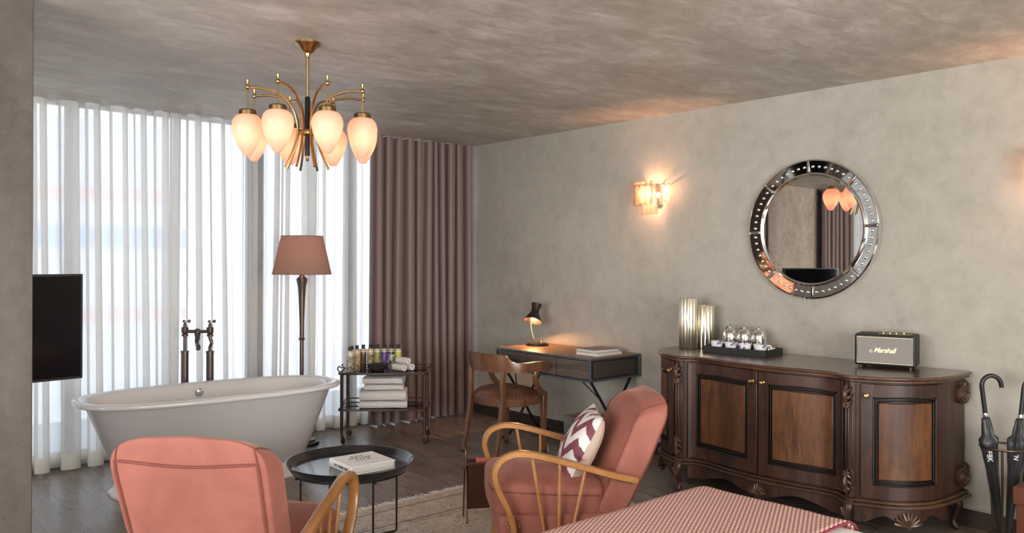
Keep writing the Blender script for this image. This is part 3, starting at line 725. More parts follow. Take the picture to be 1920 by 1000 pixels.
def door(s0, s1, knob, label=None):
    z0, z1 = .222, .838; fr = .058; d = MB()
    slab(d, s0, s0 + math.copysign(fr, s1 - s0), z0, z1, -.006, .008)
    slab(d, s1 - math.copysign(fr, s1 - s0), s1, z0, z1, -.006, .008)
    a0, a1 = s0 + math.copysign(fr, s1 - s0), s1 - math.copysign(fr, s1 - s0)
    slab(d, a0, a1, z1 - .072, z1, -.006, .008, 18); slab(d, a0, a1, z0, z0 + .075, -.006, .008, 18)
    o = d.build('door', M['sb_dark'], sb, bevel=.003)
    e = math.copysign(1, s1 - s0); g = MB()
    for off_ in (.006, .022):
        r = .0045 if off_ < .01 else .003
        pts = []
        n = 22; zt, zb_ = z1 - .072 - off_, z0 + .075 + off_; q0, q1 = a0 + e * off_, a1 - e * off_
        for k in range(n + 1):
            s = q0 + (q1 - q0) * k / n; p = sb_at(s, .008); pts.append((p[0], p[1], zt + .010 * (1 - (2 * k / n - 1) ** 2)))
        for k in range(n + 1):
            s = q1 + (q0 - q1) * k / n; p = sb_at(s, .008); pts.append((p[0], p[1], zb_ - .006 * math.sin(k / n * PI)))
        g.tube(pts, r, 6, True)
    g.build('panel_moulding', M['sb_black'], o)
    g = MB(); slab(g, a0 + e * .03, a1 - e * .03, z0 + .105, z1 - .098, -.01, .007, 18); g.build('raised_panel', M['sb_panel'], o, bevel=.005, seg=2)
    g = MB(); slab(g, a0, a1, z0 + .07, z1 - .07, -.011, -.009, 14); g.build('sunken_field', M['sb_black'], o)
    if knob is not None:
        p = sb_at(knob, .008); p2 = sb_at(knob, .03); d_ = Vector((p2[0] - p[0], p2[1] - p[1], 0)).normalized()
        g = MB(); g.M = Matrix.Translation((p[0], p[1], .775)) @ d_.to_track_quat('Z', 'Y').to_matrix().to_4x4()
        g.lathe([(.013, 0), (.013, .003), (.006, .006), (.006, .012), (.012, .017), (.014, .024), (.011, .031), (.004, .034)], 20); g.build('knob', M['brass'], o)
    return o
gap = .002
door(-gap * 2, -sP0, -.035); door(gap * 2, sP0, .035); door(sP1, sE, sP1 + .028); door(-sP1, -sE, -sP1 - .028)
# posts with carved acanthus, cabriole feet, rosettes
def acanthus(parent, s, z, up, size=1., nm='carved_acanthus'):
    p = sb_at(s, .012); p2 = sb_at(s, .05); d_ = Vector((p2[0] - p[0], p2[1] - p[1], 0)).normalized(); side = Vector((-d_.y, d_.x, 0))
    g = MB(); O = Vector((p[0], p[1], z))
    P3 = lambda a, o, h: O + side * a * size + d_ * o * size + Vector((0, 0, h * up * size))
    g.tube(catmull([P3(0, .006, -.075), P3(0, .022, -.04), P3(0, .028, 0), P3(0, .018, .045), P3(0, .004, .075)], 5), [.004, .007, .010, .011, .010, .009, .010, .012, .013, .013, .012, .011, .010, .010, .009, .008, .007, .006, .005, .004, .003], 8)
    for e in (-1, 1):
        for (a0, h0, a1, h1, r) in ((.010, .055, .024, .015, .007), (.012, .02, .027, -.02, .007), (.010, -.02, .020, -.055, .006), (.008, .065, .017, .045, .006)):
            g.tube(catmull([P3(e * a0 * .4, .018, h0), P3(e * a0 * 1.2, .020, (h0 * 2 + h1) / 3), P3(e * a1, .012, (h0 + h1 * 2) / 3), P3(e * a1 * .9, .004, h1)], 4), [r * .6, r, r * 1.2, r * 1.3, r * 1.3, r * 1.2, r * 1.1, r, r, r * .9, r * .8, r * .6, r * .4], 8)
    g.ball(P3(0, .028, -.045), .009 * size, 10)
    return g.build(nm, M['sb_edge'], parent)
def rosette(parent, c, d_, r, nm='scroll_rosette'):
    g = MB(); g.M = Matrix.Translation(c) @ Vector(d_).to_track_quat('Z', 'Y').to_matrix().to_4x4()
    g.lathe([(.001, .016), (r * .35, .015), (r * .45, .008), (r * .55, .008), (r * .62, .015), (r * .75, .015), (r * .80, .007), (r * .87, .007), (r * .92, .012), (r, .010), (r * 1.02, 0), (r * 1.0, -.012)], 28)
    g.tube(catmull([(r * .7, r * .2, .004), (r * .8, r * 1.0, .004), (r * .35, r * 1.5, .003), (0, r * 1.75, .0)], 4), [.010] * 6 + [.008] * 4 + [.005, .004, .003], 8)
    return g.build(nm, M['sb_edge'], parent)
for sg in (-1, 1):
    sm = sg * (sP0 + sP1) / 2
    g = MB(); slab(g, sm - .030, sm + .030, .215, .845, -.012, .006, 6)
    for o_ in (-.018, 0, .018):
        p = sb_at(sm + o_, .007); g.tube([(p[0], p[1], .37), (p[0], p[1], .70)], .0055, 8)
    post = g.build('post', M['sb_dark'], sb, bevel=.004)
    acanthus(post, sm, .765, -1, .95); acanthus(post, sm, .300, 1, .95)
    # cabriole foot under the post
    p = Vector((*sb_at(sm, 0), 0)); q = Vector((*sb_at(sm, .05), 0)); d_ = (q - p).normalized()
    g = MB()
    pts = [p + d_ * o_ + Vector((0, 0, z)) for o_, z in ((-.01, .19), (.012, .15), (.006, .105), (-.012, .06), (-.008, .03), (.014, .012))]
    g.tube(catmull(pts, 5), [.030, .031, .031, .030, .029, .028, .026, .024, .023, .021, .019, .018, .017, .016, .016, .016, .016, .016, .017, .018, .019, .019, .018, .016, .014, .012], 12)
    foot = g.build('leg', M['sb_dark'], sb); 
    g = MB()
    for k in (-2, -1, 0, 1, 2):
        sd = Vector((-d_.y, d_.x, 0)); O = p + d_ * .030 + Vector((0, 0, .10))
        g.tube([O, O + sd * k * .007 + d_ * .008 + Vector((0, 0, .03)), O + sd * k * .012 + d_ * .004 + Vector((0, 0, .06))], [.003, .005, .004], 6)
    g.build('foot_shell', M['sb_edge'], foot)
    # foot near the wall
    s_e = sg * (SL - .06); p = Vector((*sb_at(s_e, -.02), 0)); d_ = Vector((0, -sg, 0))
    g = MB(); pts = [p + d_ * o_ + Vector((0, 0, z)) for o_, z in ((-.01, .19), (.012, .15), (.006, .105), (-.012, .06), (-.008, .03), (.014, .012))]
    g.tube(catmull(pts, 5), [.026, .027, .028, .028, .027, .026, .025, .024, .022, .020, .019, .018, .017, .016, .015, .015, .015, .016, .017, .018, .018, .018, .017, .015, .013, .011], 12)
    g.build('leg', M['sb_dark'], sb)
    # rosettes on the end return
    yy = 2.73 - sg * .932
    for z_ in (.755, .295): rosette(sb, (4.895, yy + .002 * sg, z_), (-.25, -sg, 0), .052)
def shell(s, z, r):
    p = sb_at(s, .006); p2 = sb_at(s, .05); d_ = Vector((p2[0] - p[0], p2[1] - p[1], 0)).normalized(); sd = Vector((-d_.y, d_.x, 0)); g = MB(); O = Vector((p[0], p[1], z))
    for k in range(-4, 5):
        a = k * .33; up_ = Vector((0, 0, math.cos(a))) + sd * math.sin(a)
        g.tube([O + d_ * .003, O + d_ * .012 + up_ * r * .55, O + d_ * .004 + up_ * r], [.003, .0075 * r / .06, .006 * r / .06], 7)
    g.ball(O + d_ * .006, .010, 10)
    return g.build('carved_shell', M['sb_edge'], sb)
shell(0, .105, .062); shell((sP1 + sE) / 2, .085, .075); shell(-(sP1 + sE) / 2, .085, .075)

# ================================================================== ROUND MIRROR
mr = thing('round_mirror', 'large round antiqued mirror with beaded mirrored border on the wall above the sideboard', 'mirror', (XR, 2.752, 1.703))
Rx = Matrix.Rotation(-PI / 2, 4, 'Y')   # local z -> world -x
b = MB(); b.M = Rx; b.lathe([(.455, 0), (.455, .018), (.449, .022), (.02, .022), (.001, .022)], 96); b.build('backing', M['blackmetal'], mr)
b = MB(); b.M = Rx; b.lathe([(.001, .0265), (.350, .0265), (.350, .023)], 96); b.build('glass', M['mirror'], mr, ang=.3)
b = MB(); b.M = Rx; b.lathe([(.349, .024), (.352, .036), (.360, .040), (.368, .036), (.371, .026)], 96, cap=False); b.build('inner_rim', M['mirror_clean'], mr)
b = MB(); b.M = Rx; b.lathe([(.443, .030), (.446, .040), (.453, .036), (.4575, .020), (.4575, .002)], 96, cap=False); b.build('outer_rim', M['mirror_clean'], mr)
bead0 = None
for k in range(8):
    a0 = 2 * PI * k / 8 + math.radians(2); a1 = a0 + PI / 4
    g = MB(); g.M = Rx
    def fn(u, v):
        a = a0 + .028 + (a1 - a0 - .056) * u; r = .372 + .071 * v
        return (r * math.cos(a), r * math.sin(a), .0255 + .0125 * v)
    g.grid(fn, 14, 2); seg = g.build('border_segment', M['mirror_dark'], mr, ang=.3)
    g = MB(); g.M = Rx @ Matrix.Rotation(a0, 4, 'Z'); g.box(.372, .444, -.009, .009, .026, .0395); g.build('clear_divider', M['silver'], mr, bevel=.003)
    for j in range(7):
        a = a0 + .075 + (a1 - a0 - .15) * j / 6
        if bead0 is None:
            g = MB(); g.M = Rx; g.sq((0, 0, 0), (.0100, .0100, .007), 1, 1, 14, 8); bd = g.build('bead', M['silver'], seg); bead0 = bd
        else: bd = bead0.copy(); COL.objects.link(bd); bd.parent = seg
        q = Rx @ Vector((.408 * math.cos(a), .408 * math.sin(a), .0325)); bd.location = q

# ================================================================== WALL SCONCES
def sconce(y, z, label):
    sc = thing('wall_sconce', label, 'wall light', (XR, y, z), 0, None)
    b = MB(); b.box(-.012, 0, -.055, .055, -.07, .09); b.build('backplate', M['chrome'], sc, bevel=.004)
    b = MB()
    for q in (-.135, .135): b.tube([(-.01, q * .4, .085), (-.10, q, .085)], .004, 8)
    b.tube([(-.005, -.135, .085), (-.085, -.135, .085), (-.115, -.10, .085), (-.125, 0, .085), (-.115, .10, .085), (-.085, .135, .085), (-.005, .135, .085)], .005, 8); b.build('rail', M['chrome'], sc)
    spots = [(-.05, -.145, 1, .16), (-.095, -.125, .55, .17), (-.118, -.075, .15, .17), (-.125, -.025, 0, .17), (-.125, .025, 0, .17), (-.118, .075, -.15, .17), (-.095, .125, -.55, .17), (-.05, .145, -1, .16)]
    for i, (x, yy, tw, L) in enumerate(spots):
        Ls = L + .012 * (i % 2)
        g = MB(); g.M = Matrix.Translation((x - .008, yy, .115)) @ Matrix.Rotation(tw, 4, 'Z')
        n = 8; prof = []
        for k in range(n + 1):
            w = -.027 + .054 * k / n; prof.append((w, .006 * math.cos(k / n * 4 * PI)))
        vs = []
        for (w, dz) in prof:
            for (xx, zz) in ((-.004, dz), (-.004, -Ls - dz), (.004, -Ls - dz), (.004, dz)): vs.append((xx - .004 * math.cos(w / .027 * PI), w, zz))
        fs = [(0, 1, 2, 3), (4 * n + 3, 4 * n + 2, 4 * n + 1, 4 * n)]
        for k in range(n):
            for j in range(4): fs.append((4 * k + j, 4 * k + 4 + j, 4 * k + 4 + (j + 1) % 4, 4 * k + (j + 1) % 4))
        g.add(vs, fs); g.build('glass_slab', M['murano'], sc)
    for yy in (-.055, .0, .055):
        Ls = .235
        g = MB(); g.M = Matrix.Translation((-.075, yy, .05))
        g.box(-.004, .004, -.025, .025, -Ls + .05, 0); g.build('glass_slab', M['murano'], sc, bevel=.004)
    for q, zz in ((.035, .045), (-.035, -.01)):
        g = MB(); g.lathe([(.001, .03), (.008, .022), (.012, .0), (.009, -.02), (.009, -.045)], 14, (-.045, q, zz)); g.build('bulb', M['bulb'], sc)
    point_light('sconce_glow', sc, (-.05, 0, .02), 8.0, (1., .45, .22), .02)
    return sc
sconce(4.055, 1.985, 'wall sconce of pebbled glass slabs on the plaster wall, left of the round mirror')
sconce(1.355, 1.985, 'wall sconce glowing at the right edge of the photo, right of the round mirror')

# ================================================================== DESK
DZ = .765
dk = thing('writing_desk', 'industrial desk with smoked oak drawers in a blued steel frame against the wall', 'desk', (0, 0, 0))
x0, x1, y0, y1 = 4.40, 4.97, 4.185, 5.27
b = MB(); b.box(x0 + .002, x1 - .002, y0 + .002, y1 - .002, DZ - .008, DZ - .001); b.build('top', M['desktop'], dk)
b = MB()
f = .014
for z_ in (DZ - f, .590):
    b.box(x0, x1, y0, y0 + f, z_, z_ + f); b.box(x0, x1, y1 - f, y1, z_, z_ + f); b.box(x0, x0 + f, y0 + f, y1 - f, z_, z_ + f); b.box(x1 - f, x1, y0 + f, y1 - f, z_, z_ + f)
for xx in (x0, x1 - f):
    for yy in (y0, y1 - f): b.box(xx, xx + f, yy, yy + f, .604, DZ - f)
b.build('steel_frame', M['steel'], dk, bevel=.001)
b = MB(); b.box(x0 + .03, x1 - .016, y0 + .028, y1 - .028, .598, DZ - .018); b.build('case', M['deskdark'], dk)
b = MB(); b.box(x0 + .05, x1 - .05, y0 + .006, y0 + .03, .618, DZ - .030); b.build('end_panel', M['deskdark'], dk, bevel=.002)
wd = (y1 - y0 - 2 * f - .03) / 3
for k in range(3):
    a = y0 + f + .008 + k * (wd + .007)
    b = MB(); b.box(x0 + .001, x0 + .03, a, a + wd - .004, .610, DZ - .020); b.build('drawer', M['deskwood'], dk, bevel=.002)
for yy in (y0 + .05, y1 - .05):
    for e in (0, 1):
        xa, xb = (x0 + .05, x1 - .10) if e == 0 else (x1 - .05, x0 + .10)
        d_ = -1 if e else 1
        g = MB()
        g.tube(catmull([(xa, yy, .598), (xa + (xb - xa) * .45, yy, .34), (xa + (xb - xa) * .72, yy, .16), (xb - d_ * .02, yy, .045), (xb + d_ * .03, yy, .022), (xb + d_ * .055, yy, .016)], 5), .011, 8)
        g.lathe([(.018, 0), (.018, .012), (.008, .018)], 14, (xb + d_ * .06, yy, 0)); g.build('leg', M['blackmetal'], dk)
    g = MB(); yb = yy + (.12 if yy < 4.7 else -.12); g.tube([(x0 + .06, yb, .598), (x0 + .19, yy, .42)], .005, 6); g.build('brace', M['blackmetal'], dk)

# desk lamp
dl = thing('desk_lamp', 'small lit desk lamp with dark hourglass shade and brass stem on the desk', 'lamp', (4.77, 5.16, DZ))
b = MB(); b.lathe([(.098, 0), (.100, .006), (.094, .012)], 40); b.lathe([(.088, .012), (.086, .019), (.07, .022), (.001, .024)], 40); b.build('base', M['blackwood'], dl)
b = MB(); b.tube(catmull([(-.012, .012, .022), (-.018, .03, .06), (-.028, .048, .14), (-.028, .052, .20), (-.010, .035, .25)], 6), .0055, 10); b.lathe([(.013, 0), (.014, .018), (.010, .026), (.010, .032)], 14, (.022, -.022, .022)); b.build('stem', M['brass'], dl)
Fv, Rv = Vector((math.sin(YAW), math.cos(YAW), 0)), Vector((math.cos(YAW), -math.sin(YAW), 0))
tl_ = Matrix.Translation((0, .035, .275)) @ (Fv * .46 + Rv * .24 + Vector((0, 0, 1))).to_track_quat('Z', 'Y').to_matrix().to_4x4()
b = MB(); b.M = tl_; b.lathe([(.078, -.075), (.033, .008), (.031, .014), (.030, .026), (.046, .082)], 40); sh = b.build('lamp_shade', simple('dark_bronze_shade', (.045, .033, .026), .4, .6), dl, solid=.002)
bm = bmesh.new(); bm.from_mesh(sh.data); bmesh.ops.delete(bm, geom=[f_ for f_ in bm.faces if len(f_.verts) > 4], context='FACES_ONLY'); bm.to_mesh(sh.data); bm.free()
b = MB(); b.M = tl_; b.lathe([(.035, .012), (.035, .020), (.032, .021)], 30); b.build('shade_ring', M['blackmetal'], sh)
b = MB(); b.M = tl_; b.ball((0, 0, -.034), .024, 12); b.build('bulb', M['bulb'], dl)
point_light('lamp_glow', dl, tuple(tl_ @ Vector((0, 0, -.060))), 10.0, (1., .46, .18), .015)

def book(name, label, cat, cx, cy, z, w, d, h, rz, cover, group=None):
    t = thing(name, label, cat, (cx, cy, z), rz, group)
    g = MB(); g.box(-w / 2, w / 2, -d / 2, d / 2, 0, .003); g.box(-w / 2, w / 2, -d / 2, d / 2, h - .003, h); g.box(-w / 2, -w / 2 + .004, -d / 2, d / 2, .003, h - .003); g.build('cover', cover, t, bevel=.001)
    g = MB(); g.box(-w / 2 + .004, w / 2 - .005, -d / 2 + .005, d / 2 - .005, .003, h - .003); g.build('page_block', M['paper'], t); return t
book('book', 'white-edged hardback lying on the desk, lower of the two', 'book', 4.70, 4.38, DZ, .29, .22, .020, math.radians(183), M['white_cover'])
book('book', 'grey-covered hardback lying on top of another book on the desk', 'book', 4.705, 4.395, DZ + .0205, .27, .215, .024, math.radians(177), M['grey_cover'])

# waste basket
wbk = thing('waste_basket', 'square grey waste basket on the floor under the right end of the desk', 'basket', (4.62, 4.43, 0))
g = MB(); w, t_, h_ = .125, .008, .285
for (a, c_, d_, e) in ((-w, w, -w, -w + t_), (-w, w, w - t_, w), (-w, -w + t_, -w + t_, w - t_), (w - t_, w, -w + t_, w - t_)): g.box(a, c_, d_, e, 0, h_)
g.box(-w + t_, w - t_, -w + t_, w - t_, 0, .01); g.build('body', M['basket'], wbk)
g = MB(); w2 = w - t_ - .001
for (a, c_, d_, e) in ((-w2, w2, -w2, -w2 + .003), (-w2, w2, w2 - .003, w2), (-w2, -w2 + .003, -w2, w2), (w2 - .003, w2, -w2, w2)): g.box(a, c_, d_, e, .012, h_ - .002)
g.build('lining', simple('tan_lining', (.16, .085, .045), .6), wbk)

# ================================================================== DESK CHAIR
dc = thing('desk_chair', 'curved-back wooden desk chair with studded brown leather seat, pushed towards the desk', 'chair', (4.16, 4.875, 0), -PI / 2)
dc.rotation_euler = (0, 0, -PI / 2)
# local y forward (+X world), x right (-Y world)
def horseshoe(a, rx, ry, yo=0): return (rx * math.sin(a), -ry * math.cos(a) + yo)
def seatpt(a, k=1.):
    c, s_ = math.cos(a), math.sin(a)
    x = .255 * math.copysign(abs(s_) ** .8, s_); y = -.225 * math.copysign(abs(c) ** (1.0 if c > 0 else .5), c)
    return (x * k, y * k)
g = MB(); n = 64; vs = []
for z_, k in ((.385, .985), (.445, 1.0)):
    for i in range(n): vs.append((*seatpt(2 * PI * i / n, k), z_))
for z_, k in ((.445, .90), (.385, .90)):
    for i in range(n): vs.append((*seatpt(2 * PI * i / n, k), z_))
g.add(vs, [(r * n + i, r * n + (i + 1) % n, ((r + 1) % 4) * n + (i + 1) % n, ((r + 1) % 4) * n + i) for r in range(4) for i in range(n)]); g.build('seat_frame', M['chairwood'], dc, bevel=.003)
g = MB()
def cush(u, v):
    r = v; a = 2 * PI * u; p = seatpt(a, .985 * min(1, r * 1.0))
    z = .446 + .072 * (1 - r ** 3.2) ** .55 if r < 1 else .444
    return (p[0] * (1 + .03 * math.sin(min(1, r) * PI)), p[1] * (1 + .03 * math.sin(min(1, r) * PI)), z)
g.grid(cush, 64, 16, cu=True); seat = g.build('seat', M['leather'], dc)
nl = MB(); nl.ball((0, 0, 0), .0045, 8); nail0 = None
for i in range(46):
    a = 2 * PI * i / 46
    if nail0 is None: nail0 = nl.build('nail', M['brass'], seat); nn_ = nail0
    else: nn_ = nail0.copy(); COL.objects.link(nn_)
    nn_.parent = seat; nn_.location = (*seatpt(a, 1.0), .452)
# back rail band
def rail(u, v):
    a = (-1 + 2 * u) * math.radians(118); aa = abs(math.degrees(a))
    crest = 1 / (1 + math.exp((aa - 52) / 3.0))
    zt = .722 + .066 * crest; zb_ = .648
    if aa > 108: q = (aa - 108) / 10; zt = .722 - .037 * (1 - math.sqrt(max(0, 1 - q * q))); zb_ = .648 + .037 * (1 - math.sqrt(max(0, 1 - q * q)))
    rx = .285; ry = .235
    x = rx * math.sin(a); y = -ry * math.cos(a) if aa < 90 else (math.radians(aa) - PI / 2) * .46
    if aa >= 90: x = math.copysign(rx - .012 * ((aa - 90) / 28), a)
    nrm = Vector((x / rx / rx, y / ry / ry if aa < 90 else 0, 0)).normalized(); th = .013
    lean = .02 * crest
    k = v * 8
    prof = [(th, 0), (th, .25), (th, .75), (th * .8, .97), (0, 1.0), (-th * .8, .97), (-th, .75), (-th, .25), (th, 0)]
    i = min(int(k + 1e-6), 8); o_, h = prof[i]
    p = Vector((x, y, 0)) + nrm * (o_ - th * 0 + lean * h); return (p.x, p.y, zb_ + (zt - zb_) * h)
g = MB(); nu = 97; vs = [rail(i / (nu - 1), j / 8) for i in range(nu) for j in range(8)]
fs = [(i * 8 + j, (i + 1) * 8 + j, (i + 1) * 8 + (j + 1) % 8, i * 8 + (j + 1) % 8) for i in range(nu - 1) for j in range(8)] + [tuple(range(8)), tuple((nu - 1) * 8 + k for k in range(7, -1, -1))]
g.add(vs, fs); g.build('back_rail', M['chairwood'], dc, ang=.8)
for e in (-1, 1):
    g = MB()  # rear leg continuing up to the rail
    pts = catmull([(e * .20, -.255, .0), (e * .195, -.215, .20), (e * .19, -.185, .42), (e * .19, -.185, .55), (e * .195, -.178, .66)], 6)
    g.tube(pts, [.7 + .3 * min(1, i / 10) for i in range(len(pts))], flat=(.018, .020), up=(1, 0, 0)); lg = g.build('leg', M['chairwood'], dc)
    g = MB(); g.box(e * .20 - .013, e * .20 + .013, -.269, -.241, 0, .018); g.build('foot_cap', M['bronze'], lg)
    g = MB(); g.hexa([(e * .222 - .013, .196, 0), (e * .222 + .013, .196, 0), (e * .222 + .013, .222, 0), (e * .222 - .013, .222, 0)], [(e * .222 - .023, .185, .46), (e * .222 + .023, .185, .46), (e * .222 + .023, .23, .46), (e * .222 - .023, .23, .46)])
    lg = g.build('leg', M['chairwood'], dc, bevel=.003)
    g = MB(); g.box(e * .222 - .014, e * .222 + .014, .195, .223, 0, .018); g.build('foot_cap', M['bronze'], lg)
    g = MB(); g.tube(catmull([(e * .275, .085, .655), (e * .270, .075, .60), (e * .262, .105, .53), (e * .245, .165, .475), (e * .235, .215, .455)], 6), 1, flat=(.014, .020), up=(1, 0, 0)); g.build('arm_support', M['chairwood'], dc)

# ================================================================== ARMCHAIRS
def backprof(t):      # t 0..1 from the seat to the top: centre y and half thickness
    y = -.225 - .25 * t - .01 * math.sin(t * PI)
    th = .070 - .008 * t + .012 * math.sin(t * PI)
    return y, th
def armchair(label, loc, rz, Z1=.835):
    a = thing('armchair', label, 'armchair', loc, rz)
    Z0 = .24
    EB = .17
    # backrest: a padded slab leaning backwards, rolled at the top
    g = MB()
    def fb(p, q):
        t = (q.z + 1) / 2; tt = t + .0
        y, th = backprof(tt); z = Z0 + (Z1 - Z0) * t
        w = .262 + .020 * t - .022 * max(0, (t - .82) / .18) ** 2
        crown = .022 * (1 - q.x * q.x) * (q.y > 0) * (1 - abs(q.z)) ** .2
        top = .012 * (1 - q.x ** 2) * max(0, q.z) ** 4
        yy = y + q.y * th + crown + (.012 * math.exp(-((t - .86) / .09) ** 2) * (1 if q.y > 0 else -.6))
        zz = z + top - .05 * q.y * max(0, (t - .8) / .2) * .35 - .028 * (q.x ** 4) * max(0, q.z) ** 6 * 1.0
        return Vector((q.x * w, yy, zz))
    g.sq((0, 0, 0), (1, 1, 1), EB, EB, 64, 48, fb); bk = g.build('backrest', M['velvet'], a, ang=3)
    # piping round the rear panel
    def rear(x, t):
        y, th = backprof(t); return (x, y - th * 1.00 - .004, Z0 + (Z1 - Z0) * t)
    def srf(x, z, sg, off=.003):
        qy = sg * max(0., 1 - abs(x) ** (2 / EB) - abs(z) ** (2 / EB)) ** (EB / 2)
        p = fb(None, Vector((x, qy, z))); e = Vector((x * abs(x) ** 8, sg * .8, 0)).normalized(); return p + e * off
    ZP = .79
    L_ = [srf(-.90, -1 + (1 + ZP) * k / 16 * .999, -1) for k in range(17)]
    T_ = [srf(-.90 + 1.80 * k / 20, ZP - .06 * math.sin(k / 20 * PI), -1) for k in range(1, 20)]
    R_ = [srf(.90, ZP - (1 + ZP) * k / 16 * .999, -1) for k in range(17)]
    g = MB(); g.tube(L_ + T_ + R_, .0055, 8); g.build('piping', M['velvet_pipe'], bk)
    for e in (-1, 1):
        pts = [srf(e * .90, ZP + (.985 - ZP) * k / 8, -1, .002) for k in range(9)] + [srf(e * .90, .985 - (.985 - ZP) * k / 8, 1, .002) for k in range(9)]
        g = MB(); g.tube(pts, .0030, 6); g.build('seam', M['velvet_pipe'], bk)
        pts = [srf(e * .94, ZP + .05 - (1 + ZP) * k / 16, 1, .002) for k in range(17)]
        g = MB(); g.tube(pts, .0040, 6); g.build('front_piping', M['velvet_pipe'], bk)
    # seat cushion
    g = MB()
    def fs_(p, q):
        y = .035 + q.y * .270; t = (q.y + 1) / 2
        z = .345 + .030 * t + q.z * .085 + (.030 * (1 - q.x ** 2) * (1 - q.y ** 2 * .6) if q.z > 0 else 0) - (.02 * max(0, q.y) ** 6 * (q.z > 0))
        return Vector((q.x * .272, y + .012 * (1 - q.x ** 2) * (q.y > .5), z))
    g.sq((0, 0, 0), (1, 1, 1), .28, .24, 56, 28, fs_); st_ = g.build('seat', M['velvet'], a, ang=3)
    g = MB(); pts = []
    for k in range(29):
        an = PI * k / 28; x, y = .270 * math.copysign(abs(math.cos(an)) ** .24, math.cos(an)), .270 * abs(math.sin(an)) ** .24
        pts.append((x, .035 + y * 1.0 + .006, .398 + .018 * abs(math.sin(an)) ** .3))
    pts = [(.274, -.20, .385), (.274, .0, .392)] + pts[1:-1] + [(-.274, .0, .392), (-.274, -.20, .385)]
    g.tube(pts, .003, 6); g.build('piping', M['velvet_pipe'], st_)
    # upholstered base
    g = MB(); g.sq((0, .018, .235), (.283, .262, .075), .15, .12, 48, 16); bs = g.build('upholstered_base', M['velvet'], a, ang=3)
    # arms
    arm_path = [(-.365, .462), (-.25, .490), (-.10, .535), (.04, .575), (.14, .597), (.215, .598), (.275, .568), (.300, .515), (.292, .460), (.265, .400), (.235, .340), (.215, .27), (.205, .20), (.20, .155)]
    for e in (-1, 1):
        xx = lambda y, z: e * (.312 + .012 * (z > .45))
        pts = catmull([(e * (.305 + .02 * min(1, max(0, (y + .365) / .4)) * (1 if z > .42 else max(0, (z - .2) / .22))), y, z) for y, z in arm_path], 6)
        g = MB(); g.tube(pts, 1, flat=(.021, .0145), up=(1, 0, 0)); ar = g.build('armrest', M['armwood'], a, ang=.9)
        for (yt, zt, yb_) in ((.13, .592, .0), (.0, .560, .0), (-.12, .526, .0)):
            yb2 = {.13: .065, .0: .0, -.12: -.06}[yt]
            g = MB(); xt = e * .322; g.tube([(xt, yt, zt), (e * .312, (yt + yb2) / 2, (zt + .215) / 2), (e * .300, yb2, .215)], [.0075, .0085, .0075], 8); g.build('spindle', M['armwood'], a)
        for k in range(4):
            g = MB(); g.ball((e * .290, -.345 + k * .036, .446 + k * .009), .0062, 8); g.build('stud', M['brass'], ar)
        for k in range(3):
            for w in (-.024, .024):
                g = MB(); g.ball((e * .290, .212 + w - .004 * k, .29 - .034 * k), .0062, 8); g.build('stud', M['brass'], ar)
        g = MB(); g.tube([(e * .245, .24, .17), (e * .25, .26, .002)], [.022, .015], 12); g.build('leg', M['armwood'], a)
        g = MB(); g.tube([(e * .235, -.20, .17), (e * .24, -.29, .003)], [.022, .015], 12); g.build('leg', M['armwood'], a)
    return a
RZ2 = math.radians(145 - 90); RZ1 = math.radians(43 - 90)
armchair('salmon velvet armchair with wooden loop arms, facing left beside the bed', (2.815, 2.955, .0125), RZ2, .815)
armchair('salmon velvet armchair seen from behind, in front of the bathtub', (1.35, 3.125, .0005), RZ1, .882)
def cushion(label, parent_loc, rz, off, tilt, half, extra=0):
    c = MB()
    def fn(p, q):
        edge = max(abs(q.x), abs(q.z)); th = (1 - abs(q.x) ** 2.6) ** .5 * (1 - abs(q.z) ** 2.6) ** .5
        pin = 1 - .07 * (1 - abs(q.x)) * abs(q.z) ** 3 - 0
        return Vector((q.x * half * (1 - .06 * (1 - q.z ** 2) * 0 - .05 * (1 - abs(q.z)) * abs(q.x) ** 3), 0, q.z * half * pin)) + Vector((0, (q.y) * .085 * max(0, th) ** .8, 0))
    n = 26; vs = []; fs = []
    def side(sg):
        def f(u, v):
            x = -1 + 2 * u; z = -1 + 2 * v; th = max(0, (1 - x * x)) ** .45 * max(0, (1 - z * z)) ** .45
            w = .004 * mnoise.noise(Vector((x * 3, z * 3, sg)))
            return (half * x * (1 - .075 * (1 - z * z) * 1), sg * (.084 * th) + w, half * z * (1 - .075 * (1 - x * x)))
        return f
    c.grid(side(1), n, n); c.grid(side(-1), n, n)
    o = c.build('cushion', M['ikat'], None, ang=3)
    o.matrix_world = Matrix.Translation(parent_loc) @ Matrix.Rotation(rz, 4, 'Z') @ Matrix.Translation(off) @ Matrix.Rotation(extra, 4, 'Z') @ Matrix.Rotation(tilt, 4, 'X')
    tag(o, label, 'cushion'); return o
cushion('burgundy and white ikat chevron cushion leaning on the armchair beside the bed', (2.815, 2.955, .0125), RZ2, (.0, -.155, .555), math.radians(27), .205, math.radians(-6))
cushion('cushion mostly hidden behind the backrest of the armchair in front of the bathtub', (1.365, 3.125, 0), RZ1, (-.02, -.12, .600), math.radians(24), .170)

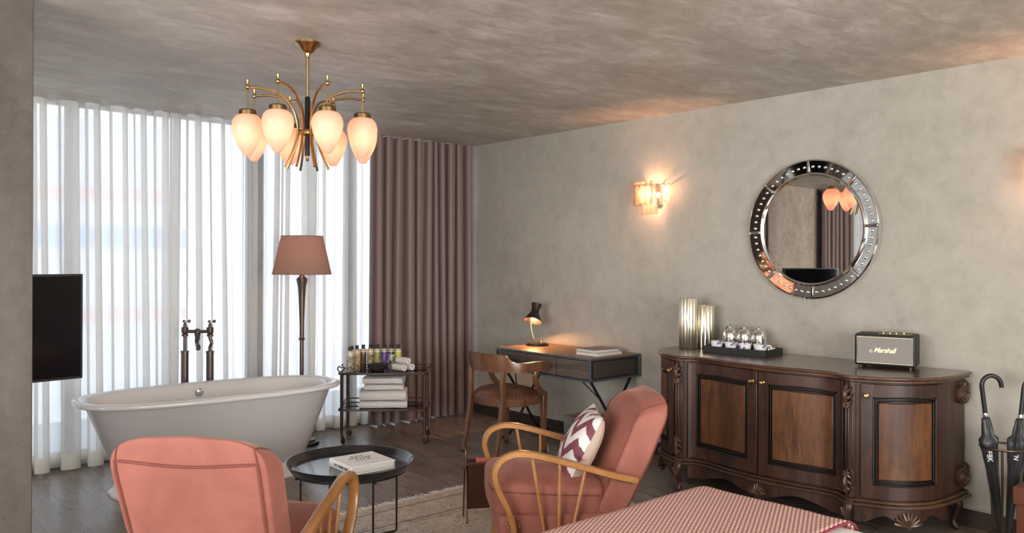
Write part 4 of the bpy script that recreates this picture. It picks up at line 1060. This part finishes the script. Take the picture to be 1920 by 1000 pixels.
# ================================================================== RUG
b = MB(); b.box(-1.035, 1.035, -1.11, 1.11, 0, .012)
rug = thing('rug', 'faded beige persian rug with cream fringe under the tray table and armchairs', 'rug', (2.82, 3.13, .0))
b.build('pile', M['rug'], rug)
rnd = random.Random(4)
for sg in (1, -1):
    g = MB(); n = 300
    for k in range(n):
        x = -1.035 + 2.07 * (k + .5) / n; L = rnd.uniform(.045, .085); dx_ = rnd.uniform(-.014, .014)
        g.tube([(x, sg * 1.108, .007), (x + dx_ * .5, sg * (1.11 + L * .5), .006), (x + dx_, sg * (1.11 + L), .003)], .0034, 4)
    fr_ = g.build('fringe', M['fringe'], rug, ang=3); fr_['kind'] = 'stuff'

# ================================================================== TRAY TABLE
tt = thing('tray_table', 'round black metal tray table on thin rod legs, carrying a white book', 'table', (2.185, 3.81, .012))
b = MB(); b.lathe([(.001, .395), (.285, .395), (.300, .398), (.327, .432), (.331, .433), (.330, .429), (.304, .390), (.287, .385), (.001, .385)], 72)
m, nt, bb, out = newmat('black_tray_enamel'); setin(bb, 'Base Color', (.018, .018, .020)); setin(bb, 'Roughness', .22); setin(bb, 'Metallic', .35); setin(bb, 'Coat Weight', .5); M['tray'] = m
b.build('tray', M['tray'], tt, ang=.5)
b = MB(); b.tube([(.29 * math.cos(2 * PI * k / 48), .29 * math.sin(2 * PI * k / 48), .380) for k in range(48)], .005, 6, True); b.build('hoop', M['blackmetal'], tt)
for k in range(4):
    a = math.radians(-5.5 + 90 * k); c_, s_ = math.cos(a), math.sin(a)
    g = MB(); g.tube([(.272 * c_, .272 * s_, .38), (.272 * c_, .272 * s_, .010), (.262 * c_, .262 * s_, .006), (.01 * c_, .01 * s_, .006 + .006 * (k % 2))], .0055, 8); g.tube([(.275 * c_, .275 * s_, .372), (.30 * c_, .30 * s_, .374)], .006, 8)
    g.build('leg', M['steel'] if False else M['blackmetal'], tt)
BZ = .012 + .3955
bk = thing('coffee_table_book', 'thick white hardback book with black title lying on the round tray table', 'book', (2.225, 3.755, BZ), math.radians(-2))
w, d_, h = .125, .125, .044
g = MB(); g.box(-w, w, -d_, d_, 0, .0035); g.box(-w, w, -d_, d_, h - .0035, h)
g.add([(-w - .004 * math.sin(t / 6 * PI), y, h * t / 6) for y in (-d_, d_) for t in range(7)] + [(-w + .003, y, h * t / 6) for y in (-d_, d_) for t in range(7)],
      [(i, i + 1, i + 8, i + 7) for i in range(6)] + [(14 + i, 21 + i, 22 + i, 15 + i) for i in range(6)] + [(i, 14 + i, 15 + i, i + 1) for i in range(6)] + [(7 + i, 8 + i, 22 + i, 21 + i) for i in range(6)])
g.build('cover', M['white_cover'], bk, bevel=.0008)
g = MB(); g.box(-w + .004, w - .004, -d_ + .004, d_ - .004, .0035, h - .0035); g.build('page_block', M['paper'], bk)
for i, ln in enumerate(('EAT', 'DRINK', 'NAP')):
    text(ln, 'title_line', M['ink'], bk, .031, (.004, .066 - i * .036, h + .0002), (0, 0, 0), .0002, 0, .0006, 1.32, 1.12)
text('BRINGING THE HOUSE HOME', 'subtitle', M['ink'], bk, .0088, (.004, -.038, h + .0002), (0, 0, 0), .0001, 0, 0, 1.1, 1.2)
text('SOHO HOUSE', 'imprint', M['ink'], bk, .009, (.008, -.092, h + .0002), (0, 0, 0), .0001)
text('EAT DRINK NAP', 'spine_title', M['ink'], bk, .017, (-w - .0048, -.01, h * .5), (PI / 2, 0, -PI / 2), .0001, 0, .0005, 1.2)

# ================================================================== TROLLEY
TA = math.atan2(-.43, .54)
tr = thing('bar_trolley', 'two-tier mahogany trolley with glass shelves on brass casters, holding bottles and towels', 'trolley', (3.67, 5.83, 0), TA)
hx, hy = .335, .155; ZT, ZS = .570, .275
for e in (-1, 1):
    for k in (-1, 1):
        g = MB(); g.tube([(e * hx, k * hy, .065), (e * hx, k * hy, .12), (e * hx, k * hy, ZT + .002)], [.0105, .013, .015], 14); lg = g.build('leg', M['trolley'], tr)
        g = MB(); g.M = Matrix.Translation((e * hx + .012, k * hy, .0)) @ Matrix.Rotation(.5 * e * k + .6, 4, 'Z')
        g.M = g.M @ Matrix.Translation((0, 0, .0235)) @ Matrix.Rotation(PI / 2, 4, 'X')
        g.lathe([(.001, -.009), (.018, -.010), (.0235, -.005), (.0235, .005), (.018, .010), (.001, .009)], 20)
        g.build('caster_wheel', M['blackmetal'], lg)
        g = MB(); g.M = Matrix.Translation((e * hx + .006, k * hy, .0)) @ Matrix.Rotation(.5 * e * k + .6, 4, 'Z')
        g.tube([(-.006, 0, .075), (-.006, 0, .060), (.006, .013, .042), (.006, .014, .022)], [.011, .012, .006, .005], 8); g.tube([(-.006, 0, .060), (.006, -.013, .042), (.006, -.014, .022)], [.012, .006, .005], 8); g.ball((.006, 0, .048), (.012, .010, .007), 10)
        g.build('caster_fork', M['brass_dk'], lg)
def rail_rect(z, r, sx_=.022, sy_=.022, lift=None):
    a, c_ = hx + sx_, hy + sy_; q = .02
    P_ = [(-a + q, -c_, z), (a - q, -c_, z), (a, -c_ + q, z), (a, c_ - q, z), (a - q, c_, z), (-a + q, c_, z), (-a, c_ - q, z), (-a, -c_ + q, z)]
    return P_
for z_, nm in ((ZT, 'top'), (ZS, 'lower')):
    g = MB(); g.tube(rail_rect(z_, .008), 1, flat=(.009, .007), closed=True, up=(0, 0, 1)); g.build(nm + '_shelf_frame', M['trolley'], tr)
    g = MB(); g.box(-hx - .014, hx + .014, -hy - .014, hy + .014, z_ - .001, z_ + .005); g.build(nm + '_shelf_glass', M['trayglass'], tr)
# gallery rails with curled handles
for e in (-1, 1):
    x = e * (hx + .022); g = MB()
    g.tube(catmull([(x, -.12, ZT + .008), (x + e * .02, -.105, ZT + .030), (x + e * .012, -.08, ZT + .048), (x + e * .002, -.03, ZT + .030), (x + e * .002, .03, ZT + .030), (x + e * .012, .08, ZT + .048), (x + e * .02, .105, ZT + .030), (x, .12, ZT + .008)], 5), .0055, 8)
    g.build('gallery_handle', M['trolley'], tr)
    g = MB(); g.tube(catmull([(x, -.15, ZS + .006), (x - e * .02, -.10, ZS + .035), (x - e * .02, .0, ZS + .05), (x - e * .02, .10, ZS + .045), (x, .15, ZS + .042)], 5), .005, 8); g.build('lower_end_rail', M['trolley'], tr)
for z_ in (ZT + .030, ZS + .04):
    g = MB(); g.tube([(-hx, hy + .02, z_), (hx, hy + .02, z_)], .005, 8); g.build('back_rail', M['trolley'], tr)
TM = Matrix.Translation((3.67, 5.83, 0)) @ Matrix.Rotation(TA, 4, 'Z')
def onT(x, y, z): return tuple(TM @ Vector((x, y, z)))
# bottles
bl_spec = [(-.280, -.075, 1, 'pale bottle with grey leaf print, nearest the left end of the trolley top'), (-.276, -.012, 0, 'cream bottle with dark floral label, second from the left end of the trolley'), (-.242, .042, 2, 'sand-coloured bottle with leafy label, third from the left on the trolley'),
           (-.196, .088, 3, 'dark brown labelled bottle between the sand and cream bottles on the trolley'), (-.138, .10, 0, 'cream bottle with bold black leaf pattern behind the dark bowl'), (-.080, .10, 4, 'olive green labelled bottle beside the purple bottle'),
           (-.022, .10, 5, 'purple labelled bottle on the trolley top'), (.036, .10, 6, 'black labelled bottle with white leaf pattern between purple and lime bottles'), (.094, .10, 7, 'lime green labelled bottle beside the rolled towels')]
bottle0 = {}
for x, y, mi, lab in bl_spec:
    t = thing('toiletry_bottle', lab, 'bottle', onT(x, y, ZT + .0052), TA, 'bottles in a row on the trolley')
    g = MB(); g.lathe([(.001, 0), (.026, 0), (.028, .004), (.028, .158), (.026, .166), (.014, .171), (.012, .174)], 28); bd = g.build('body', BM[mi], t)
    g = MB(); g.lathe([(.0285, .158), (.0275, .166), (.015, .172), (.013, .173)], 28); g.build('shoulder', M['shoulder'], t); 
    g = MB(); g.lathe([(.001, .173), (.0145, .173), (.0145, .202), (.013, .204), (.001, .204)], 20); g.build('cap', M['black_plastic'], t)
bw = thing('bowl', 'shallow dark stone bowl on the trolley top in front of the bottles', 'bowl', onT(-.055, -.06, ZT + .0052), TA)
g = MB(); g.lathe([(.001, .0), (.030, .0), (.045, .008), (.075, .030), (.090, .054), (.092, .058), (.089, .058), (.072, .036), (.045, .016), (.001, .010)], 44); g.build('vessel', M['bowl'], bw, ang=.7)
# rolled towels
def roll(label, x, y, z, r, L, rz=0):
    path = [(r0 * math.cos(a), r0 * math.sin(a)) for k in range(64) for a in [k / 63 * 3.1 * 2 * PI + 2.6] for r0 in [.008 + (r - .012) * k / 63]]
    A, B = ribbon(path, (r - .008) / 3.1 * .86); n = len(A)
    t = MB()
    vs = [(-L / 2 + .006 * mnoise.noise(Vector((i * .1, 0, 0))), p.x, p.y) for i, p in enumerate(A)] + [(-L / 2, p.x, p.y) for p in B] + [(L / 2 + .004 * math.sin(i * .3), p.x, p.y) for i, p in enumerate(A)] + [(L / 2, p.x, p.y) for p in B]
    fs = []
    for i in range(n - 1):
        fs += [(i, i + 1, n + i + 1, n + i), (2 * n + i, 3 * n + i, 3 * n + i + 1, 2 * n + i + 1), (i, 2 * n + i, 2 * n + i + 1, i + 1), (n + i, n + i + 1, 3 * n + i + 1, 3 * n + i)]
    fs += [(0, n, 3 * n, 2 * n), (n - 1, 3 * n - 1, 4 * n - 1, 2 * n - 1)]
    t.add(vs, fs); o = t.build('rolled_towel', M['towel'], None, bevel=.005, seg=3, ang=1.0)
    o.location = onT(x, y, z); o.rotation_euler = (0, 0, TA + rz); return tag(o, label, 'towel', 'rolled towels on the trolley top')
rr_ = .031
roll('rolled white towel on the trolley, front left of the stack of three', .120, -.060, ZT + .005 + rr_, rr_, .13, -.75)
roll('rolled white towel on the trolley, back right of the stack of three', .180, -.005, ZT + .005 + rr_, rr_, .13, -.75)
roll('rolled white towel lying on top of two others on the trolley', .150, -.032, ZT + .005 + rr_ * 2.72, rr_, .13, -.75)
# folded towels
TERRY = bpy.data.textures.new('terry_clouds', 'CLOUDS'); TERRY.noise_scale = .055
def folded(label, x, y, z, L, D, h, n, seed, rz=0):
    """n layers folded zig-zag; fold edges face the front, layer ends the sides"""
    t = h / n; path = []
    for k in range(n):
        zc = t * (k + .5); xs = (-D / 2 + t * .5, D / 2 - t * .5) if k % 2 == 0 else (D / 2 - t * .5, -D / 2 + t * .5)
        path += [(xs[0] + (xs[1] - xs[0]) * q / 6, zc + .002 * math.sin(q * 1.3 + seed + k)) for q in range(7)]
        if k < n - 1:
            e = 1 if k % 2 == 0 else -1
            path += [(e * (D / 2 - t * .5) + e * t * .5 * math.sin(a), zc + t * .5 - t * .5 * math.cos(a)) for a in (PI * .25, PI * .5, PI * .75)]
    path = [(-a_, b__) for a_, b__ in path]
    A, B = ribbon(path, t * .95); m_ = len(A); g = MB(); nx = 12; vs = []
    for j in range(nx + 1):
        X_ = -L / 2 + L * j / nx
        for S_ in (A, B):
            for i, p in enumerate(S_):
                w = .005 * mnoise.noise(Vector((X_ * 9, p.x * 9, seed + p.y * 12)))
                vs.append((X_ + .009 * mnoise.noise(Vector((p.x * 8, p.y * 30, seed))) * (1 if j in (0, nx) else 0), p.x + w, max(.0005, p.y + w * .5 * (p.y > .01))))
    fs = []
    for j in range(nx):
        o_ = j * 2 * m_; q_ = (j + 1) * 2 * m_
        for i in range(m_ - 1): fs += [(o_ + i, q_ + i, q_ + i + 1, o_ + i + 1), (o_ + m_ + i, o_ + m_ + i + 1, q_ + m_ + i + 1, q_ + m_ + i)]
        fs += [(o_, o_ + m_, q_ + m_, q_), (o_ + m_ - 1, q_ + m_ - 1, q_ + 2 * m_ - 1, o_ + 2 * m_ - 1)]
    for o_ in (0, nx * 2 * m_):
        for i in range(m_ - 1): fs.append((o_ + i, o_ + i + 1, o_ + m_ + i + 1, o_ + m_ + i))
    g.add(vs, fs); o = g.build('folded_towel', M['towel'], None, bevel=.0095, seg=3, ang=3)
    q = o.modifiers.new('soften', 'SUBSURF'); q.levels = q.render_levels = 1
    q = o.modifiers.new('plush', 'DISPLACE'); q.texture = TERRY; q.strength = .010; q.mid_level = .5; q.texture_coords = 'LOCAL'
    o.location = onT(x, y, z); o.rotation_euler = (0, 0, TA + rz); return tag(o, label, 'towel', 'folded towels on the lower trolley shelf')
zz = ZS + .0055
folded('thick folded white towel at the bottom of the stack on the lower trolley shelf', -.01, -.02, zz, .385, .235, .058, 2, 1, .06); zz += .0625
folded('thickest folded white towel, second from the bottom of the trolley stack', -.01, -.02, zz, .375, .23, .080, 2, 2, .02); zz += .0835
folded('folded white towel, third from the bottom of the trolley stack', -.005, -.01, zz, .315, .20, .044, 2, 3, .05); zz += .0485
folded('folded white towel on top of the stack on the lower trolley shelf', -.005, -.01, zz, .325, .20, .054, 2, 4, -.04)

# ================================================================== MAGAZINE RACK
RA = math.atan2(-.24, .42)
rk = thing('magazine_rack', 'brown leather magazine rack on brass rods, behind the armchair beside the bed', 'magazine rack', (3.075, 3.585, .0125), RA)
L = .24
for e in (-1, 1):
    g = MB()
    g.tube(catmull([(e * L, -.075, .0), (e * L, -.045, .18), (e * L, -.030, .30), (e * L, -.022, .385), (e * L, 0, .412), (e * L, .022, .385), (e * L, .030, .30), (e * L, .045, .18), (e * L, .075, .0)], 5), .005, 8)
    for q in (-.075, .075): g.ball((e * L, q, .007), .007, 8)
    for q in (-.033, .033): g.ball((e * (L + .004), q, .31), .009, 10)
    g.build('rod_frame', M['bronze'], rk)
for e in (-1, 1):
    g = MB(); g.hexa([(-L + .01, e * .018 - .002, .07), (L - .01, e * .018 - .002, .07), (L - .01, e * .018 + .002, .07), (-L + .01, e * .018 + .002, .07)], [(-L + .01, e * .052 - .002, .33), (L - .01, e * .052 - .002, .33), (L - .01, e * .052 + .002, .33), (-L + .01, e * .052 + .002, .33)])
    g.tube([(-L, e * .052, .33), (L, e * .052, .33)], .008, 8); g.build('leather_side', M['rackleather'], rk)
g = MB(); g.box(-L + .01, L - .01, -.02, .02, .066, .070); g.build('leather_bottom', M['rackleather'], rk)
def mag(label, y, h, mat, x=0.):
    g = MB(); g.box(-.15 + x, .14 + x, y - .004, y + .004, .0715, h); o = g.build('magazine', mat, None, bevel=.001); o.location = (3.075, 3.585, .0125); o.rotation_euler = (0, 0, RA); return tag(o, label, 'magazine')
mag('coral red magazine standing in the leather rack', -.010, .352, M['pinkpaper'], -.03); mag('cream magazine standing in the leather rack beside the coral one', .004, .345, M['creampaper'], .03)

# ================================================================== BED
R_ = .085
def fold(q, e):
    if q <= e - R_: return q, 0.
    a = (q - (e - R_)) / R_
    if a <= PI / 2: return e - R_ + R_ * math.sin(a), -R_ + R_ * math.cos(a)
    return e, -R_ - (q - (e - R_) - R_ * PI / 2)
def bedsurf(x_e, y_e, lift, zdrop, ux, uy):
    xx, hx_ = fold(ux, x_e); yy, hy_ = fold(uy, y_e); s_ = 1.
    return (xx, yy, max(.08, .600 + lift + hx_ + hy_ + .006 * mnoise.noise(Vector((xx * 2.5, yy * 2.5, 0)))))
bed = thing('bed', 'bed with white linen in the foreground, its foot covered by the rose throw', 'bed', (1.85, 1.0, 0))
BX0, BX1, BY0, BY1 = .98, 2.735, -.05, 1.99
g = MB(); g.box(BX0 - 1.85 + .03, BX1 - 1.85 - .03, BY0 - 1., BY1 - 1. - .03, .08, .44); g.build('bed_base', simple('taupe_bed_base', (.20, .15, .13), .8), bed, bevel=.01)
g = MB()
nx_, ny_ = 60, 60
cx_, hw = (BX0 + BX1) / 2, (BX1 - BX0) / 2
def duv(u, v):
    q = (-1 + 2 * u); U = abs(q) * (hw + .28); xx, hh = fold(U, hw); uy = BY0 + (BY1 - BY0 + .28) * v; yy, h2 = fold(uy, BY1 - .004)
    return (cx_ - 1.85 + math.copysign(xx, q), yy - 1., max(.30, .594 + hh + h2 + .005 * mnoise.noise(Vector((q * 4, uy * 4, 3)))))
g.grid(duv, 81, 71); g.build('duvet', M['linen'], bed, ang=3, solid=.006)
for sx_ in (-.75, .75):
    for sy_ in (-.95, .85):
        g = MB(); g.box(sx_ - .03, sx_ + .03, sy_ - .03, sy_ + .03, 0, .08); g.build('leg', M['blackwood'], bed)
th = MB(); nu, nv = 121, 61
TY0 = 1.335
def thr(u, v):
    q = (-1 + 2 * u); U = abs(q) * (hw + .32); xx, hh = fold(U, hw + .010); uy = TY0 + (BY1 - TY0 + .30) * v + .015 * q; yy, h2 = fold(uy, BY1 + .008)
    edge = .004 * (1 - min(1, v * 12))
    return (cx_ + math.copysign(xx, q), yy, max(.24, .612 + edge + hh + h2 + .008 * mnoise.noise(Vector((q * 3, uy * 3, 7)))))
th.grid(thr, nu, nv); o = th.build('throw_blanket', M['throw'], None, ang=3, solid=.012)
uvl = o.data.uv_layers.new(name='UVMap')
# unfolded coordinates in metres
from mathutils import kdtree
kd = kdtree.KDTree(nu * nv); flat_uv = []
for i in range(nu):
    for j in range(nv):
        kd.insert(thr(i / (nu - 1), j / (nv - 1)), len(flat_uv)); flat_uv.append(((-1 + 2 * i / (nu - 1)) * (hw + .32), (BY1 - TY0 + .30) * j / (nv - 1)))
kd.balance(); vuv = [flat_uv[kd.find(q.co)[1]] for q in o.data.vertices]
for lp in o.data.loops: uvl.data[lp.index].uv = vuv[lp.vertex_index]
tag(o, 'rose and cream basket-weave throw spread over the foot of the bed', 'blanket')
g = MB(); pts = []
for i in range(0, 361):
    u = i / 360; p = Vector(thr(u, 0)); pts.append(p + Vector((0, -.004 + .006 * (1 if i % 2 else -1), .002)))
g.tube(pts, .0032, 6); e_ = g.build('blanket_stitch', M['throw_edge'], o)

# ================================================================== THINGS ON THE SIDEBOARD
def vase(label, x, y, r, h):
    t = thing('fluted_vase', label, 'vase', (x, y, SBZ), 0)
    fl_ = lambda a, z: -.085 * (1 - abs(math.sin(a * 7)) ** 1.0)
    g = MB(); g.lathe([(r * .96, .001), (r, .003), (r, h - .002), (r * .97, h), (r * .93, h - .002), (r * .93, .012), (.001, .010)], 168, flute=fl_); g.build('vessel', M['goldpleat'], t, ang=.9); return t
vase('taller pale gold fluted vase on the left end of the sideboard', 4.70, 3.53, .063, .355)
vase('shorter pale gold fluted vase on the sideboard, beside the black tray', 4.835, 3.485, .066, .300)
sv = thing('serving_tray', 'black rectangular tray holding cups and silver pots on the sideboard', 'tray', (4.755, 3.125, SBZ), math.atan2(.045, -.44) - PI)
# tray local: x runs along the wall
sv.rotation_euler = (0, 0, math.atan2(-.42, .04))
w, d_, h_ = .225, .125, .042
g = MB()
for (a, c_, e, f_) in ((-w, w, -d_, -d_ + .008), (-w, w, d_ - .008, d_), (-w, -w + .008, -d_ + .008, d_ - .008), (w - .008, w, -d_ + .008, d_ - .008)): g.box(a, c_, e, f_, 0, h_)
g.box(-w + .008, w - .008, -d_ + .008, d_ - .008, 0, .006); g.build('body', M['black_leather'], sv)
SM = Matrix.Translation((4.755, 3.125, SBZ)) @ Matrix.Rotation(math.atan2(-.42, .04), 4, 'Z')
def onS(x, y, z=.0065): return tuple(SM @ Vector((x, y, z)))
for i, (x, lab) in enumerate(((-.12, 'silver domed pot on the black tray, left of three'), (-.015, 'silver domed pot on the black tray, middle of three'), (.09, 'silver domed pot on the black tray, right of three'))):
    t = thing('domed_pot', lab, 'pot', onS(x, .055), 0, 'silver domed pots on the tray')
    t.scale = (1.2, 1.2, 1.25)
    g = MB(); g.lathe([(.001, 0), (.036, 0), (.040, .006), (.041, .040), (.0425, .042), (.0425, .046), (.041, .048), (.041, .060), (.044, .062), (.044, .066), (.041, .068)], 36); g.build('pot_body', M['silver'], t)
    g = MB(); g.lathe([(.043, .068), (.043, .073), (.0405, .075), (.0395, .088), (.034, .103), (.024, .114), (.010, .120), (.005, .122), (.004, .126)], 36); ld = g.build('dome_lid', M['silver'], t)
    g = MB(); g.tube(catmull([(0, 0, .122), (0, 0, .134), (-.004, .002, .142), (-.010, .004, .146)], 4), [.0045, .004, .004, .0045, .0045, .005, .005, .0045, .004, .0035, .003, .003, .0025], 8); g.build('curled_finial', M['silver'], ld)
    g = MB(); g.tube(catmull([(.018, .030, .055), (.022, .040, .085), (.016, .036, .112), (.0, .020, .128)], 5), .0045, 8); g.build('handle', M['silver'], t)
def cup(label, x, y, ha):
    t = thing('teacup', label, 'cup', onS(x, y), ha, 'patterned teacups on the tray')
    t.scale = (1.15, 1.15, 1.2)
    g = MB(); g.lathe([(.001, .002), (.022, .0), (.024, .003), (.032, .018), (.036, .040), (.039, .056), (.0375, .056), (.034, .040), (.030, .020), (.020, .008), (.001, .007)], 36); g.build('body', M['cup'], t, ang=.8)
    g = MB(); g.tube(catmull([(.034, 0, .046), (.052, 0, .050), (.060, 0, .036), (.050, 0, .018), (.030, 0, .014)], 6), .0035, 8); g.build('handle', M['porcelain'], t)
cup('blue and white teacup at the left end of the black tray, handle to the right', -.160, -.050, math.atan2(-.42, .04) + .2)
cup('blue and white teacup, second from the left on the black tray', -.050, -.060, math.atan2(-.42, .04) + .1)
cup('blue and white teacup, third from the left on the black tray', .052, -.066, math.atan2(-.42, .04) + 1.9)
cup('blue and white teacup, nearest the right end of the black tray', .153, -.050, math.atan2(-.42, .04) + .5)
t = thing('silver_bowl', 'small silver lidded bowl at the right end of the black tray', 'bowl', onS(.175, .035), 0)
g = MB(); g.lathe([(.001, 0), (.022, 0), (.032, .008), (.038, .022), (.039, .024), (.036, .026)], 32); g.build('bowl_body', M['silver'], t)
g = MB(); g.lathe([(.039, .026), (.041, .028), (.041, .034), (.036, .042), (.020, .046), (.001, .047)], 32); g.build('lid', M['silver'], t)

# speaker
p0, p1 = Vector((4.655, 2.305)), Vector((4.74, 2.02)); d2 = (p1 - p0); L = d2.length; ra = math.atan2(d2.y, d2.x)
sp = thing('speaker', 'black retro speaker with grey cloth grille and gold logo on the sideboard', 'speaker', (p0.x, p0.y, SBZ), ra)
L = .325; D_ = .20; z0, z1 = .013, .195
g = MB(); g.box(0, L, .006, D_, z0, z1); g.build('cabinet', M['black_leather'], sp, bevel=.012, seg=4)
g = MB(); g.box(.012, L - .012, .001, .012, z0 + .012, z1 - .012); g.build('front_baffle', M['black_plastic'], sp, bevel=.003)
g = MB(); g.box(.017, L - .017, -.001, .006, z0 + .018, z1 - .018); gr = g.build('grille', M['grille'], sp)
g = MB(); a, c_, e, f_ = .015, L - .015, z0 + .016, z1 - .016
g.tube([(a, -.0015, e), (c_, -.0015, e), (c_, -.0015, f_), (a, -.0015, f_)], .0016, 6, True); g.build('gold_piping', M['goldink'], sp)
text('Marshall', 'logo', M['goldink'], sp,  .039, (L * .50, -.0022, (z0 + z1) / 2), (PI / 2, 0, 0), .001, .35, .00045, .92, .95)
g = MB(); g.tube(catmull([(L * .49 - .060, -.003, (z0 + z1) / 2 - .010), (L * .49 - .070, -.003, (z0 + z1) / 2 - .013), (L * .49 - .074, -.003, (z0 + z1) / 2 - .004), (L * .49 - .062, -.003, (z0 + z1) / 2 + .003)], 4), .0018, 6)
g.build('logo_swash', M['goldink'], sp)
g = MB(); g.box(.12, L - .03, .05, .11, z1 - .001, z1 + .001); g.build('control_plate', M['brass_dk'], sp)
for x in (.145, .180, .215):
    g = MB(); g.lathe([(.001, z1), (.009, z1), (.009, z1 + .007), (.007, z1 + .009), (.001, z1 + .009)], 16, (x, .08, 0)); g.build('knob', M['brass'], sp)
g = MB(); g.box(.252, .258, .077, .083, z1, z1 + .010); g.build('toggle_switch', M['brass'], sp)
for x in (.03, L - .03):
    for y in (.03, D_ - .02): g = MB(); g.lathe([(.010, 0), (.010, z0 + .001)], 14, (x, y, 0)); g.build('foot', M['black_plastic'], sp)

# ================================================================== UMBRELLA STAND
UX, UY = 4.745, 1.545
us = thing('umbrella_stand', 'thin bronze ring umbrella stand beside the sideboard', 'umbrella stand', (UX, UY, 0))
g = MB(); g.tube([(.108 * math.cos(2 * PI * k / 40), .108 * math.sin(2 * PI * k / 40), .53) for k in range(40)], .0062, 8, True); g.build('top_ring', M['bronze'], us)
g = MB(); g.tube([(.065 * math.cos(2 * PI * k / 32), .065 * math.sin(2 * PI * k / 32), .075) for k in range(32)], .0055, 8, True); g.build('bottom_ring', M['bronze'], us)
for a in (195, 300, 60):
    a = math.radians(a); g = MB(); g.tube([(.106 * math.cos(a), .106 * math.sin(a), .53), (.066 * math.cos(a), .066 * math.sin(a), .07), (.062 * math.cos(a), .062 * math.sin(a), .004)], .0062, 8); g.build('post', M['bronze'], us)
g = MB(); g.lathe([(.001, .0), (.07, .0), (.07, .006), (.001, .008)], 30); g.build('drip_plate', M['bronze'], us)
def umbrella(label, top, bot, hook_dir, letters):
    top = Vector(top); bot = Vector(bot); ax = (top - bot).normalized(); L = (top - bot).length
    t = thing('umbrella', label, 'umbrella', tuple(bot), 0, 'umbrellas in the stand')
    t.rotation_mode = 'QUATERNION'; t.rotation_quaternion = ax.to_track_quat('Z', 'Y')
    hd = t.rotation_quaternion.inverted() @ Vector(hook_dir); hd.z = 0; hd.normalize()
    def pleat(a, z):
        k = max(0, min(1, (z - .12) / .4)); return -.30 * k * abs(math.sin(a * 4 + z * 7)) ** .7 + .16 * k * math.sin(a * 2 + 1 + z * 4)
    g = MB(); g.lathe([(.010, .05), (.013, .08), (.018, .14), (.026, .24), (.034, .36), (.046, .46), (.058, .53), (.056, .555), (.036, .575), (.029, .62), (.025, .655), (.020, .668), (.012, .672)], 64, flute=pleat); cn = g.build('canopy', M['umb'], t, ang=1.2)
    g = MB(); g.tube([(0, 0, .0), (0, 0, .70)], .0055, 10); g.lathe([(.004, -.004), (.006, .0), (.007, .05)], 10); g.build('shaft', M['blackmetal'], t)
    g = MB(); g.lathe([(.011, .672), (.013, .674), (.013, .690), (.011, .694)], 16); g.build('ferrule', M['chrome'], t)
    hp_ = [Vector((0, 0, .69)), Vector((0, 0, .76)), Vector((0, 0, L - .055))]
    for k in range(1, 9):
        a = PI * k / 8; hp_.append(Vector((0, 0, L - .055)) + hd * (.047 - .047 * math.cos(a)) + Vector((0, 0, .055 * math.sin(a))))
    hp_.append(hp_[-1] + Vector((0, 0, -.012)))
    g = MB(); g.tube(catmull(hp_, 4), .0115, 12); g.build('handle', M['black_plastic'], t)
    # print on the cloth, facing the room
    vd = t.rotation_quaternion.inverted() @ Vector((-.95, -.25, 0)); vd.z = 0; vd.normalize()
    for (s_, z, size) in letters:
        q = Matrix.Rotation(0, 3, 'Z'); X_ = Vector((0, 0, -1)); N_ = vd; Y_ = N_.cross(X_)
        mt = Matrix((X_, Y_, N_)).transposed().to_4x4()
        r0 = .050 if z > .45 else .042
        o = text(s_, 'print', M['whiteink'], cn, size, (0, 0, 0), (0, 0, 0), .0006, 0, .0004)
        o.matrix_basis = Matrix.Translation(vd * r0 + Vector((0, 0, z))) @ mt
    return t
umbrella('black folded umbrella with white lettering and crook handle, left one in the bronze stand', (4.670, 1.630, .895), (4.765, 1.560, .018), (.62, -.78, 0), [('F8K', .475, .036)])
umbrella('black folded umbrella, right one in the bronze stand', (4.775, 1.455, .900), (4.745, 1.530, .018), (.62, -.78, 0), [("'N", .475, .03)])

# ================================================================== BENCH
bn = thing('wooden_bench', 'corner of a red mahogany bench at the right edge, in front of the umbrella stand', 'bench', (4.47, .95, 0))
g = MB(); g.box(0, .46, -.02, .465, .315, .40); g.build('top', M['benchwood'], bn, bevel=.004)
for x in (.006, .40):
    for y in (-.01, .40): g = MB(); g.box(x, x + .05, y, y + .052, 0, .315); g.build('leg', M['benchwood'], bn, bevel=.004)
